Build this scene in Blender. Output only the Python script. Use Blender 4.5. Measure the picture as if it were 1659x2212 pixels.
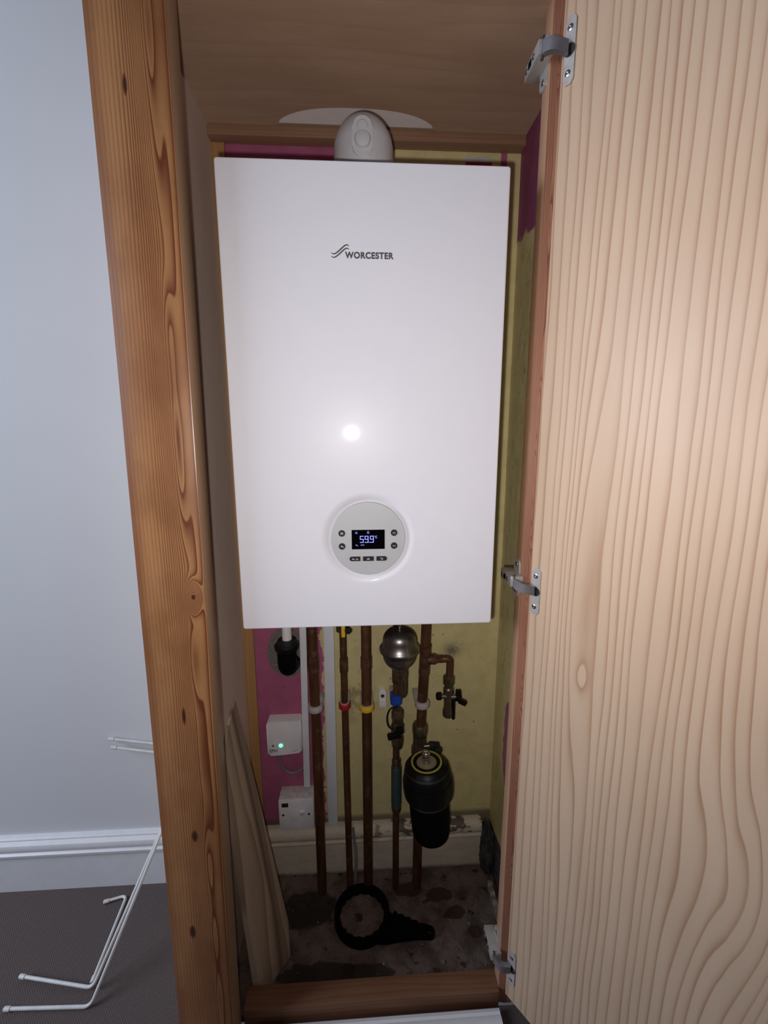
import bpy, bmesh, math, random
from mathutils import Vector, Matrix
random.seed(7)
for o in list(bpy.data.objects): bpy.data.objects.remove(o)
S = bpy.context.scene
COL = S.collection
PI = math.pi

# ------------------------------------------------------------------ camera
cam_d = bpy.data.cameras.new('camera'); cam = bpy.data.objects.new('camera', cam_d); COL.objects.link(cam)
cam_d.sensor_fit = 'VERTICAL'; cam_d.sensor_height = 36.0; cam_d.lens = 36.0 * 930.77 / 2212.0
cam_d.clip_start = 0.01
Fw = Vector((0.0551, 0.9827, -0.1768)).normalized()
Rt = Vector((0.9984, -0.0560, -0.0020)); Rt = (Rt - Fw * Rt.dot(Fw)).normalized()
Up = Rt.cross(Fw)
cam.matrix_world = Matrix(((Rt.x, Up.x, -Fw.x, 0.188), (Rt.y, Up.y, -Fw.y, -0.972), (Rt.z, Up.z, -Fw.z, 1.137), (0, 0, 0, 1)))
S.camera = cam
S.view_settings.view_transform = 'Standard'; S.view_settings.look = 'None'
S.view_settings.gamma = 1.0; S.view_settings.exposure = 0.0; S.view_settings.use_curve_mapping = False

# ------------------------------------------------------------------ world and lights
W = bpy.data.worlds.new('world'); S.world = W; W.use_nodes = True
W.node_tree.nodes['Background'].inputs[0].default_value = (0.85, 0.80, 0.95, 1)
W.node_tree.nodes['Background'].inputs[1].default_value = 0.075

def aim(o, target):
    o.rotation_euler = (Vector(target) - o.location).to_track_quat('-Z', 'Y').to_euler()
# the phone's flash, two centimetres left of and below the lens
ld = bpy.data.lights.new('phone_flash', 'SPOT'); ld.energy = 13.6; ld.color = (1.0, 0.95, 0.925)
ld.shadow_soft_size = 0.006; ld.spot_size = math.radians(150); ld.spot_blend = 1.0
lo = bpy.data.objects.new('phone_flash', ld); COL.objects.link(lo); lo.location = (0.168, -0.972, 1.117); aim(lo, (0.235, -0.2, 1.14))
# cool daylight from a window in the bedroom, behind and to the left
ad = bpy.data.lights.new('window_daylight', 'AREA'); ad.shape = 'RECTANGLE'; ad.size = 1.2; ad.size_y = 1.3
ad.energy = 62.0; ad.color = (0.73, 0.82, 1.0)
ao = bpy.data.objects.new('window_daylight', ad); COL.objects.link(ao); ao.location = (-2.4, -0.95, 1.7); aim(ao, (-0.5, 0, 1.1))

# ------------------------------------------------------------------ node helpers
class NG:
    def __init__(s, name):
        s.m = bpy.data.materials.new(name); s.m.use_nodes = True; s.t = s.m.node_tree
        s.b = s.t.nodes['Principled BSDF']; s.co = s.t.nodes.new('ShaderNodeTexCoord').outputs['Object']
        sp = s.t.nodes.new('ShaderNodeSeparateXYZ'); s.L(s.co, sp.inputs[0]); s.x, s.y, s.z = sp.outputs
    def L(s, a, b): s.t.links.new(a, b)
    def put(s, sock, v):
        if isinstance(v, bpy.types.NodeSocket): s.L(v, sock)
        elif isinstance(v, (tuple, list)) and len(v) == 3 and sock.type == 'RGBA': sock.default_value = (*v, 1)
        else: sock.default_value = v
    def M(s, op, a, b=None, c=None, clamp=False):
        n = s.t.nodes.new('ShaderNodeMath'); n.operation = op; n.use_clamp = clamp
        for i, v in enumerate((a, b, c)):
            if v is not None: s.put(n.inputs[i], v)
        return n.outputs[0]
    def add(s, *a):
        r = a[0]
        for v in a[1:]: r = s.M('ADD', r, v)
        return r
    def mul(s, a, b): return s.M('MULTIPLY', a, b)
    def vec(s, x, y, z):
        n = s.t.nodes.new('ShaderNodeCombineXYZ')
        for i, v in enumerate((x, y, z)): s.put(n.inputs[i], v)
        return n.outputs[0]
    def scl(s, v, k):
        n = s.t.nodes.new('ShaderNodeVectorMath'); n.operation = 'MULTIPLY'; s.L(v, n.inputs[0]); n.inputs[1].default_value = k
        return n.outputs[0]
    def noise(s, v, scale=1.0, detail=3.0, rough=0.55, dist=0.0):
        n = s.t.nodes.new('ShaderNodeTexNoise'); s.L(v, n.inputs['Vector'])
        n.inputs['Scale'].default_value = scale; n.inputs['Detail'].default_value = detail
        n.inputs['Roughness'].default_value = rough; n.inputs['Distortion'].default_value = dist
        return n.outputs['Fac']
    def mix(s, f, a, b):
        n = s.t.nodes.new('ShaderNodeMix'); n.data_type = 'RGBA'
        s.put(n.inputs[0], f); s.put(n.inputs[6], a); s.put(n.inputs[7], b)
        return n.outputs[2]
    def ss(s, v, lo, hi):      # smoothstep lo..hi -> 0..1
        n = s.t.nodes.new('ShaderNodeMapRange'); n.interpolation_type = 'SMOOTHSTEP'
        s.put(n.inputs[0], v); n.inputs[1].default_value = lo; n.inputs[2].default_value = hi
        return n.outputs[0]
    def gauss(s, du, dv=None):   # exp(-(du^2+dv^2))
        r = s.mul(du, du)
        if dv is not None: r = s.add(r, s.mul(dv, dv))
        return s.M('EXPONENT', s.mul(r, -1.0))
    def off(s, v, c, w): return s.mul(s.M('SUBTRACT', v, c), 1.0 / w)
    def bump(s, h, strength=0.3, dist=0.001):
        n = s.t.nodes.new('ShaderNodeBump'); n.inputs['Strength'].default_value = strength
        n.inputs['Distance'].default_value = dist; s.L(h, n.inputs['Height']); s.L(n.outputs[0], s.b.inputs['Normal'])
    def out(s, col, rough=0.5, metal=0.0, spec=0.5):
        s.put(s.b.inputs['Base Color'], col); s.put(s.b.inputs['Roughness'], rough)
        s.put(s.b.inputs['Metallic'], metal); s.b.inputs['Specular IOR Level'].default_value = spec
        return s.m

def plain(name, col, rough=0.5, metal=0.0, spec=0.5, var=0.12, vs=40.0, bump=0.0, emit=None):
    g = NG(name)
    n = g.noise(g.co, vs, 3)
    f = g.ss(n, 0.3, 0.7)
    c2 = tuple(v * (1 - var) for v in col)
    g.out(g.mix(f, c2, col), rough, metal, spec)
    if bump: g.bump(n, bump)
    if emit:
        g.b.inputs['Emission Color'].default_value = (*emit[0], 1); g.b.inputs['Emission Strength'].default_value = emit[1]
    return g.m

def wood(name, base, dark, mid, u=(1, 0.6, 0), v='z', freq=90.0, bumps=(), ridge=None, wander=0.02, power=3.0,
         rough=0.5, spec=0.4, contrast=1.0, fine=0.35, stripe=None, facecol=None, fine2=0.0, softside=None, knots=(), knotcol=(0.05, 0.02, 0.012), patches=0.3):
    g = NG(name)
    V = {'z': g.z, 'x': g.x, 'y': g.y}[v]
    U = g.add(g.mul(g.x, u[0]), g.mul(g.y, u[1]), g.mul(g.z, u[2]))
    uv = g.vec(U, V, 0.0)
    low = g.noise(g.scl(uv, (14, 1.6, 1)), 1.0, 2)
    low2 = g.noise(g.scl(uv, (60, 5, 1)), 1.0, 2)
    f = g.add(U, g.mul(low, wander), g.mul(low2, wander * 0.12))
    for (uc, vc, su, sv, A) in bumps:
        f = g.add(f, g.mul(g.gauss(g.off(U, uc, su), g.off(V, vc, sv)), A))
    if ridge:
        uc, su, A, mod, ms = ridge
        wv = g.noise(g.vec(0.0, g.mul(V, ms), 3.3), 1.0, 1)
        amp = g.add(A, g.mul(g.M('SUBTRACT', wv, 0.5), mod))
        f = g.add(f, g.mul(g.gauss(g.off(U, uc, su)), amp))
    warp = g.noise(g.vec(g.mul(f, 18.0), 0.7, 0.2), 1.0, 2)
    f2 = g.add(g.mul(f, freq), g.mul(warp, freq * 0.035))
    t = g.M('FRACT', f2)
    line = g.M('POWER', t, power)
    edge = g.ss(g.M('SUBTRACT', 1.0, t), 0.0, 0.10)
    line = g.mul(g.mul(line, edge), contrast)
    fib = g.noise(g.scl(uv, (900, 14, 1)), 1.0, 3)
    if softside: line = g.mul(line, g.add(softside[2], g.mul(g.ss(g.add(U, g.mul(low2, 0.01)), softside[0], softside[1]), 1.0 - softside[2])))
    amp2 = g.noise(g.scl(uv, (22, 3, 1)), 1.0, 2)
    line = g.mul(line, g.add(0.45, amp2))
    pt = g.ss(g.noise(g.scl(uv, (16, 3.5, 1)), 1.0, 3), 0.35, 0.7)
    c = g.mix(g.mul(pt, patches), base, mid)
    blotch = g.ss(g.noise(g.scl(uv, (9, 6, 1)), 1.0, 4, 0.6), 0.42, 0.68)
    if fine2: c = g.mix(g.mul(blotch, fine2), c, tuple(a_ * 0.8 for a_ in mid))
    c = g.mix(g.mul(g.ss(fib, 0.45, 0.75), fine), c, mid)
    c = g.mix(g.M('MINIMUM', line, 1.0), c, dark)
    if stripe:
        c = g.mix(g.mul(g.gauss(g.off(g.add(U, g.mul(low, 0.02)), stripe[0], stripe[1])), stripe[2]), c, dark)
    if facecol:
        c = g.mix(g.ss(g.y, facecol[1], facecol[1] + 0.0008), c, g.mix(g.mul(g.ss(fib, 0.4, 0.7), 0.4), facecol[0], mid))
    for (uc, vc, r, rv) in knots:
        k = g.gauss(g.off(U, uc, r), g.off(V, vc, rv))
        c = g.mix(g.ss(k, 0.35, 0.6), c, dark); c = g.mix(g.ss(k, 0.6, 0.85), c, knotcol)
    g.out(c, rough, 0.0, spec)
    g.bump(g.add(fib, line), 0.12, 0.0006)
    return g.m

# ------------------------------------------------------------------ materials
M = {}
M['white'] = plain('white_enamel', (0.70, 0.69, 0.735), 0.32, spec=0.10, var=0.01)
_b = M['white'].node_tree.nodes['Principled BSDF']; _b.inputs['Coat Weight'].default_value = 0.30; _b.inputs['Coat Roughness'].default_value = 0.05
M['whiteplastic'] = plain('white_plastic', (0.82, 0.79, 0.80), 0.45, var=0.05)
M['dustyplastic'] = plain('dusty_white_plastic', (0.72, 0.67, 0.65), 0.6, var=0.25, vs=90)
M['trunking'] = plain('white_trunking', (0.80, 0.81, 0.85), 0.45, var=0.05)
M['greyplastic'] = plain('grey_panel', (0.44, 0.44, 0.45), 0.42, var=0.03)
M['flue'] = plain('grey_white_flue', (0.60, 0.60, 0.63), 0.38, var=0.04)
M['btn'] = plain('dark_button', (0.020, 0.019, 0.021), 0.45, spec=0.2)
M['icon'] = plain('pale_icon', (0.62, 0.61, 0.63), 0.6, var=0.0)
M['screen'] = plain('black_screen', (0.001, 0.001, 0.002), 0.12, spec=0.12)
M['digits'] = plain('lit_digits', (0.1, 0.1, 0.2), 0.5, emit=((0.24, 0.27, 1.0), 1.6))
M['digitsdim'] = plain('dim_lit_icons', (0.1, 0.1, 0.2), 0.5, emit=((0.30, 0.30, 0.85), 0.6))
M['logo'] = plain('dark_logo', (0.075, 0.072, 0.078), 0.5)
M['black'] = plain('black_plastic', (0.004, 0.004, 0.0045), 0.42, spec=0.25)
M['blackmatt'] = plain('black_matt', (0.0015, 0.0015, 0.0018), 0.7, spec=0.1)
M['blackdustglint'] = plain('dusty_and_glint_black', (0.018, 0.019, 0.018), 0.6, var=0.7, vs=60)  # dusty black parts, and the painted glint of the filter's head rim
M['brass'] = plain('dull_brass', (0.25, 0.19, 0.125), 0.33, 0.85, var=0.35, vs=60)
M['chrome'] = plain('bright_metal', (0.62, 0.60, 0.58), 0.22, 1.0, var=0.1)
M['steel'] = plain('brushed_steel', (0.32, 0.295, 0.28), 0.36, 1.0, var=0.25, vs=15)
M['hinge'] = plain('nickel_hinge', (0.56, 0.53, 0.51), 0.38, 0.45, var=0.15, vs=100)
M['hingedark'] = plain('grey_hinge_arm', (0.24, 0.235, 0.25), 0.4, 0.5, var=0.2)
M['red'] = plain('red_plastic', (0.42, 0.012, 0.012), 0.45)
M['yellow'] = plain('yellow_plastic', (0.85, 0.50, 0.02), 0.42, var=0.06)
M['blue'] = plain('blue_plastic', (0.012, 0.07, 0.42), 0.45)
M['clip'] = plain('greyish_white_clip', (0.48, 0.44, 0.42), 0.55, var=0.2)
M['darkred'] = plain('dark_red_lens', (0.055, 0.008, 0.006), 0.35)
M['led'] = plain('green_led', (0.05, 0.5, 0.2), 0.4, emit=((0.08, 1.0, 0.42), 3.5))
M['label'] = plain('yellow_label', (0.52, 0.45, 0.06), 0.5, var=0.35, vs=500)
M['beige'] = plain('beige_plastic', (0.30, 0.24, 0.15), 0.5)
M['teal'] = plain('dark_teal', (0.042, 0.078, 0.073), 0.5, var=0.25)
M['cable'] = plain('grey_cable', (0.23, 0.20, 0.21), 0.55)
M['rod'] = plain('white_rod', (0.66, 0.66, 0.64), 0.4, var=0.12)
M['cream'] = plain('chipped_cream_paint', (0.36, 0.31, 0.24), 0.7, var=0.6, vs=60)
M['crumb'] = plain('plaster_crumb', (0.26, 0.22, 0.19), 0.9, var=0.5, vs=200)
M['stickerw'] = plain('sticker_white', (0.55, 0.55, 0.57), 0.5)
M['text'] = plain('grey_print', (0.16, 0.15, 0.16), 0.6)

g = NG('tarnished_copper')
n1 = g.noise(g.scl(g.co, (60, 60, 9)), 1.0, 4); n2 = g.noise(g.co, 45, 4)
c = g.mix(g.ss(n1, 0.35, 0.65), (0.21, 0.092, 0.045), (0.12, 0.052, 0.027)); c = g.mix(g.mul(g.ss(n2, 0.56, 0.72), 0.7), c, (0.22, 0.17, 0.13))
g.out(c, g.add(0.36, g.mul(n2, 0.2)), 0.7); M['copper'] = g.m
g = NG('copper_fitting')
n1 = g.noise(g.co, 60, 4)
g.out(g.mix(g.ss(n1, 0.35, 0.65), (0.27, 0.135, 0.085), (0.14, 0.075, 0.045)), 0.36, 0.75); M['fitting'] = g.m

M['post'] = wood('orange_pine_post', (0.44, 0.22, 0.09), (0.15, 0.043, 0.016), (0.30, 0.128, 0.048), u=(1, 0.75, -0.0115), freq=225, fine2=0.6, stripe=(-0.400, 0.0085, 0.5), facecol=((0.36, 0.24, 0.15), -0.3485),
    ridge=(-0.3414, 0.0120, 0.018, 0.050, 4.0), wander=0.008, power=1.8, contrast=1.5,
    bumps=[(-0.3339, 0.90, 0.009, 0.022, 0.045)], 
    knots=[(-0.3335, 0.90, 0.0035, 0.005), (-0.371, 1.555, 0.003, 0.014), (-0.361, 0.705, 0.003, 0.018), (-0.359, 0.485, 0.006, 0.013), (-0.375, 0.292, 0.006, 0.016)],
    rough=0.34, spec=0.6, fine=0.45, patches=0.75, softside=(-0.385, -0.350, 0.32))
M['jamb'] = wood('red_brown_jamb', facecol=((0.50, 0.29, 0.17), -0.2992), ridge=(0.645, 0.005, 0.012, 0.05, 6.0), base=(0.42, 0.20, 0.12), dark=(0.14, 0.05, 0.033), mid=(0.30, 0.13, 0.08), u=(1, -0.6, 0), freq=260,
    wander=0.03, power=2.0, contrast=0.9, fine=0.4, patches=0.6)
M['sill'] = wood('orange_brown_sill', (0.24, 0.115, 0.062), (0.125, 0.048, 0.025), (0.17, 0.078, 0.04), u=(0, 1, 1), v='x', freq=90,
    wander=0.05, contrast=0.7, fine=0.4, patches=0.8)
M['ply'] = wood('grey_brown_ply', (0.74, 0.60, 0.50), (0.56, 0.44, 0.36), (0.64, 0.51, 0.42), u=(0, 1, 0), freq=110,
    wander=0.04, contrast=0.5, fine=0.7, patches=0.5)
M['topply'] = wood('brown_top_ply', (0.48, 0.325, 0.225), (0.32, 0.20, 0.13), (0.39, 0.25, 0.165), u=(0, 1, 0), v='x', freq=24,
    wander=0.10, contrast=0.35, fine=0.6, patches=0.7)
M['batten'] = wood('orange_batten', (0.42, 0.235, 0.09), (0.27, 0.12, 0.045), (0.34, 0.17, 0.07), u=(1, 0, 0), freq=120,
    wander=0.03, contrast=0.6)
M['topbatten'] = wood('brown_batten', (0.31, 0.175, 0.105), (0.19, 0.10, 0.06), (0.24, 0.13, 0.075), u=(0, 1, 1), v='x', freq=120,
    wander=0.03, contrast=0.6)
M['plank'] = wood('weathered_plank', (0.47, 0.35, 0.25), (0.17, 0.115, 0.08), (0.36, 0.265, 0.19), u=(0, 0.988, -0.156), freq=26, stripe=(-0.2080, 0.0075, 1.0),
    wander=0.05, contrast=0.85, power=2.0, fine=0.5, patches=0.7, rough=0.7)
M['door'] = wood('pale_pine_door', (0.60, 0.43, 0.295), (0.38, 0.22, 0.125), (0.51, 0.35, 0.23), u=(1, 0, 0), freq=74,
    wander=0.024, power=4.5, contrast=1.45, fine=0.15, patches=0.35, rough=0.42,
    bumps=[(0.080, 0.90, 0.028, 0.34, 0.036), (0.320, 0.58, 0.060, 0.15, -0.040), (0.095, 0.77, 0.012, 0.03, 0.008)],
    knotcol=(0.45, 0.27, 0.15))

# cupboard wall paint, back: magenta left, yellow right, a cement patch round the waste, soot, dirt
def paint_nodes(g, which):
    n = g.noise(g.co, 5, 3); nb = g.noise(g.co, 28, 4); nf = g.noise(g.co, 160, 3)
    Y1 = (0.66, 0.57, 0.285); Y2 = (0.55, 0.465, 0.23)
    P1 = (0.40, 0.105, 0.20); P2 = (0.32, 0.082, 0.165)
    yel = g.mix(g.mul(g.ss(nb, 0.35, 0.75), 0.8), Y1, Y2)
    pk = g.mix(g.mul(g.ss(nb, 0.35, 0.75), 0.8), P1, P2)
    return n, nb, nf, yel, pk
g = NG('pink_and_yellow_wall_paint')
n, nb, nf, yel, pk = paint_nodes(g, 'back')
xb = g.add(g.x, g.mul(g.M('SUBTRACT', nb, 0.5), 0.045), g.mul(g.M('SUBTRACT', nf, 0.5), 0.012), g.mul(g.ss(g.z, 1.1, 1.3), -0.10))
c = g.mix(g.ss(xb, 0.089, 0.092), pk, yel)
strip = g.mul(g.ss(g.x, 0.480, 0.483), g.ss(g.x, 0.496, 0.493)); strip = g.mul(strip, g.ss(g.z, 1.50, 1.52))
c = g.mix(strip, c, pk)
# yellow shows left of the second trunking in worn patches
# cement patch
d = g.add(g.mul(g.off(g.x, 0.008, 0.047), g.off(g.x, 0.008, 0.047)), g.mul(g.off(g.z, 0.622, 0.066), g.off(g.z, 0.622, 0.066)), g.mul(g.M('SUBTRACT', nb, 0.5), 0.7))
cem = g.mix(g.ss(nf, 0.3, 0.7), (0.20, 0.17, 0.15), (0.13, 0.11, 0.10))
c = g.mix(g.ss(d, 1.0, 0.94), c, cem)
# soot mark
sm = g.mul(g.gauss(g.off(g.x, 0.408, 0.020), g.off(g.z, 0.614, 0.017)), g.add(0.35, nf))
c = g.mix(g.M('MINIMUM', g.mul(sm, 0.95), 0.85), c, (0.12, 0.09, 0.09))
sp = g.mul(g.ss(g.noise(g.co, 330, 2), 0.60, 0.64), g.gauss(g.off(g.x, 0.428, 0.022), g.off(g.z, 0.628, 0.024)))
c = g.mix(sp, c, (0.06, 0.05, 0.035))
dots = g.ss(g.noise(g.co, 95, 2), 0.705, 0.73); c = g.mix(g.mul(dots, 0.75), c, (0.10, 0.07, 0.04))
br = g.mul(g.gauss(g.off(g.x, 0.175, 0.030), g.off(g.z, 0.50, 0.07)), g.ss(nb, 0.45, 0.65)); c = g.mix(g.mul(br, 0.6), c, (0.24, 0.15, 0.07))
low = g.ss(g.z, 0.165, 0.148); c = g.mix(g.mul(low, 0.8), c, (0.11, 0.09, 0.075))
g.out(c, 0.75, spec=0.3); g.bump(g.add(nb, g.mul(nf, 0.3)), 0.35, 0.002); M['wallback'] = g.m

g = NG('side_wall_paint')
n, nb, nf, yel, pk = paint_nodes(g, 'side')
zt = g.add(g.z, g.mul(g.y, -0.10), g.mul(g.M('SUBTRACT', nb, 0.5), 0.05))
up = g.ss(g.add(g.z, g.mul(g.y, 0.85), g.mul(g.M('SUBTRACT', n, 0.5), 0.05)), 1.385, 1.40)
zz = g.ss(zt, 1.527, 1.537)
c = g.mix(zz, yel, g.mix(0.4, pk, (0.16, 0.03, 0.12)))
sp = g.gauss(g.off(g.y, -0.105, 0.045), g.off(g.z, 0.42, 0.13)); sp = g.add(sp, g.mul(g.M('SUBTRACT', nb, 0.5), 0.5), g.mul(g.M('SUBTRACT', n, 0.5), 0.4))
c = g.mix(g.ss(sp, 0.50, 0.54), c, pk)
scr = g.ss(g.noise(g.scl(g.co, (60, 60, 22)), 1.0, 5, 0.7, 0.8), 0.60, 0.66); c = g.mix(g.mul(scr, 0.5), c, (0.60, 0.55, 0.30))
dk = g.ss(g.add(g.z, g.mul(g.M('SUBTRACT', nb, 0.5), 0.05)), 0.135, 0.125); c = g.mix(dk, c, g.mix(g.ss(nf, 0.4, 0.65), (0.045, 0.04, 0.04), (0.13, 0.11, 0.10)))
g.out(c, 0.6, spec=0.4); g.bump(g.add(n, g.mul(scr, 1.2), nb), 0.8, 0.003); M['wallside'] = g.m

g = NG('white_room_wall_paint')
nb = g.noise(g.co, 3, 3); nf = g.noise(g.co, 220, 2)
g.out(g.mix(nb, (0.58, 0.585, 0.60), (0.63, 0.635, 0.65)), 0.7, spec=0.3); g.bump(nf, 0.15, 0.0006); M['roomwall'] = g.m
M['gloss'] = plain('white_gloss_skirting', (0.70, 0.70, 0.71), 0.4, var=0.04)
M['plasterwhite'] = plain('white_plaster', (0.86, 0.80, 0.77), 0.8, var=0.04)
g = NG('dirty_cream_skirting')
nb = g.noise(g.scl(g.co, (1, 1, 2)), 26, 5, 0.65); nf = g.noise(g.co, 200, 3)
tb = g.ss(g.z, 0.095, 0.12)
rt = g.ss(g.x, 0.10, 0.30)
c = g.mix(g.mul(g.ss(nb, 0.35, 0.7), 0.6), (0.66, 0.57, 0.45), (0.50, 0.43, 0.34))
ch = g.mul(g.ss(nb, 0.50, 0.56), g.mul(tb, rt)); c = g.mix(ch, c, (0.12, 0.09, 0.075))
bt = g.ss(g.add(g.z, g.mul(nb, 0.02)), 0.022, 0.010); c = g.mix(g.mul(bt, 0.8), c, (0.10, 0.07, 0.055))
g.out(c, 0.6); g.bump(g.add(nb, ch), 0.4, 0.002); M['dirtyskirt'] = g.m
g = NG('grey_brown_carpet')
w = g.t.nodes.new('ShaderNodeTexWave'); w.wave_type = 'BANDS'; w.bands_direction = 'DIAGONAL'; w.inputs['Scale'].default_value = 130
w.inputs['Distortion'].default_value = 3.5; w.inputs['Detail'].default_value = 3; w.inputs['Detail Scale'].default_value = 3; g.L(g.co, w.inputs['Vector'])
nf = g.noise(g.co, 700, 2); nb = g.noise(g.co, 9, 2)
h = g.mul(w.outputs['Fac'], g.add(0.4, nf))
c = g.mix(h, (0.085, 0.066, 0.060), (0.130, 0.104, 0.096)); c = g.mix(g.mul(nb, 0.3), c, (0.10, 0.085, 0.085))
g.out(c, 0.95, spec=0.1); g.bump(h, 0.35, 0.002); M['carpet'] = g.m
g = NG('dirty_concrete_floor')
nb = g.noise(g.co, 14, 5, 0.65); nf = g.noise(g.co, 120, 4); n3 = g.noise(g.scl(g.co, (1, 1.3, 1)), 22, 3)
c = g.mix(g.ss(nb, 0.35, 0.65), (0.080, 0.056, 0.047), (0.185, 0.138, 0.118))
c = g.mix(g.ss(n3, 0.61, 0.68), c, (0.045, 0.032, 0.026))
for (sx, sy, rx, ry) in [(0.405, -0.128, 0.024, 0.016), (0.445, -0.172, 0.022, 0.016), (0.375, -0.085, 0.035, 0.020), (0.30, -0.07, 0.045, 0.02)]:
    k = g.add(g.gauss(g.off(g.x, sx, rx), g.off(g.y, sy, ry)), g.mul(g.M('SUBTRACT', nb, 0.5), 1.3), g.mul(g.M('SUBTRACT', n3, 0.5), 0.8))
    c = g.mix(g.mul(g.ss(k, 0.42, 0.50), 0.85), c, (0.050, 0.024, 0.017))
for (sx, sy, rx, ry) in [(0.08, -0.235, 0.09, 0.03), (0.20, -0.235, 0.06, 0.02), (0.05, -0.10, 0.08, 0.05)]:
    k = g.add(g.gauss(g.off(g.x, sx, rx), g.off(g.y, sy, ry)), g.mul(g.M('SUBTRACT', n3, 0.5), 0.8))
    c = g.mix(g.mul(g.ss(k, 0.40, 0.55), 0.8), c, (0.022, 0.018, 0.016))
c = g.mix(g.mul(g.ss(nf, 0.68, 0.74), 0.4), c, (0.30, 0.26, 0.23))
g.out(c, 0.85, spec=0.2); g.bump(g.add(nb, nf), 0.6, 0.004); M['concrete'] = g.m

# ------------------------------------------------------------------ mesh helpers
def link(name, bm, mat, parent=None, sharp=35, mats=None):
    me = bpy.data.meshes.new(name); bmesh.ops.recalc_face_normals(bm, faces=bm.faces); bm.to_mesh(me); bm.free()
    for p in me.polygons: p.use_smooth = sharp > 0
    if sharp > 0: me.set_sharp_from_angle(angle=math.radians(sharp))
    me.materials.append(mat)
    for m2 in (mats or []): me.materials.append(m2)
    o = bpy.data.objects.new(name, me); COL.objects.link(o)
    if parent: o.parent = parent
    return o
def tag(o, label=None, cat=None, group=None, kind=None):
    if label: o['label'] = label
    if cat: o['category'] = cat
    if group: o['group'] = group
    if kind: o['kind'] = kind
    return o
def thing(name, label, cat, loc=(0, 0, 0), group=None):
    o = bpy.data.objects.new(name, None); COL.objects.link(o); o.location = loc; o.empty_display_size = 0.02
    return tag(o, label, cat, group)
def struct(name, bm, mat, sharp=35): return tag(link(name, bm, mat, None, sharp), kind='structure')
def par(o, p):     # parent keeping the world place (parents are unrotated, unscaled)
    o.parent = p; o.location = o.location - p.location; return o
def box(bm, x0, x1, y0, y1, z0, z1, bev=0.0, seg=2):
    r = bmesh.ops.create_cube(bm, size=1.0); vs = r['verts']
    for v in vs: v.co = Vector(((x0 + x1) / 2 + v.co.x * (x1 - x0), (y0 + y1) / 2 + v.co.y * (y1 - y0), (z0 + z1) / 2 + v.co.z * (z1 - z0)))
    if bev:
        es = list({e for v in vs for e in v.link_edges})
        bmesh.ops.bevel(bm, geom=es, offset=bev, segments=seg, profile=0.5, affect='EDGES')
    return bm
def B(*a, **k): return box(bmesh.new(), *a, **k)
def obox(bm, c, ax, ay, az, hx, hy, hz, bev=0.0, seg=2):   # oriented box: centre, three axes, half sizes
    r = bmesh.ops.create_cube(bm, size=2.0); vs = r['verts']; ax, ay, az = Vector(ax).normalized(), Vector(ay).normalized(), Vector(az).normalized()
    for v in vs: v.co = Vector(c) + ax * v.co.x * hx + ay * v.co.y * hy + az * v.co.z * hz
    if bev:
        es = list({e for v in vs for e in v.link_edges})
        bmesh.ops.bevel(bm, geom=es, offset=bev, segments=seg, profile=0.5, affect='EDGES')
    return bm
def frame(d):
    d = Vector(d).normalized(); a = Vector((0, 0, 1)) if abs(d.z) < 0.9 else Vector((1, 0, 0))
    u = d.cross(a).normalized(); return u, d.cross(u).normalized(), d
def lathe(bm, o, d, prof, n=32, u=None):    # prof: (radius, distance along d)
    uu, vv, d = frame(d); o = Vector(o); rings = []
    for r, h in prof:
        if r < 1e-6: rings.append([bm.verts.new(o + d * h)])
        else: rings.append([bm.verts.new(o + d * h + (uu * math.cos(2 * PI * i / n) + vv * math.sin(2 * PI * i / n)) * r) for i in range(n)])
    for A, Bq in zip(rings, rings[1:]):
        for i in range(n):
            j = (i + 1) % n
            if len(A) == 1 and len(Bq) == 1: continue
            if len(A) == 1: bm.faces.new((A[0], Bq[i], Bq[j]))
            elif len(Bq) == 1: bm.faces.new((A[i], A[j], Bq[0]))
            else: bm.faces.new((A[i], A[j], Bq[j], Bq[i]))
    closed = tuple(prof[0]) == tuple(prof[-1])
    for R_ in (rings[0], rings[-1]):
        if len(R_) > 2 and not closed:
            try: bm.faces.new(R_)
            except ValueError: pass
    return bm
def cyl(bm, p, q, r, n=24, bev=0.0):
    p, q = Vector(p), Vector(q); L = (q - p).length
    pr = [(r, 0), (r, L)] if not bev else [(r - bev, 0), (r, bev), (r, L - bev), (r - bev, L)]
    return lathe(bm, p, q - p, pr, n)
def smooth(pts, k=6):
    P = [Vector(p) for p in pts]; out = []
    for i in range(len(P) - 1):
        p0 = P[max(i - 1, 0)]; p1 = P[i]; p2 = P[i + 1]; p3 = P[min(i + 2, len(P) - 1)]
        for j in range(k):
            t = j / k
            out.append(0.5 * ((2 * p1) + (-p0 + p2) * t + (2 * p0 - 5 * p1 + 4 * p2 - p3) * t * t + (-p0 + 3 * p1 - 3 * p2 + p3) * t ** 3))
    out.append(P[-1]); return out
def fillet(pts, r, k=6):      # polyline with rounded corners
    P = [Vector(p) for p in pts]; out = [P[0]]
    for a, b, c in zip(P, P[1:], P[2:]):
        rr = min(r, (a - b).length * 0.49, (c - b).length * 0.49)
        s = b + (a - b).normalized() * rr; e = b + (c - b).normalized() * rr
        for j in range(k + 1):
            t = j / k; out.append(s * (1 - t) ** 2 + b * 2 * t * (1 - t) + e * t * t)
    out.append(P[-1]); return out
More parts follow.
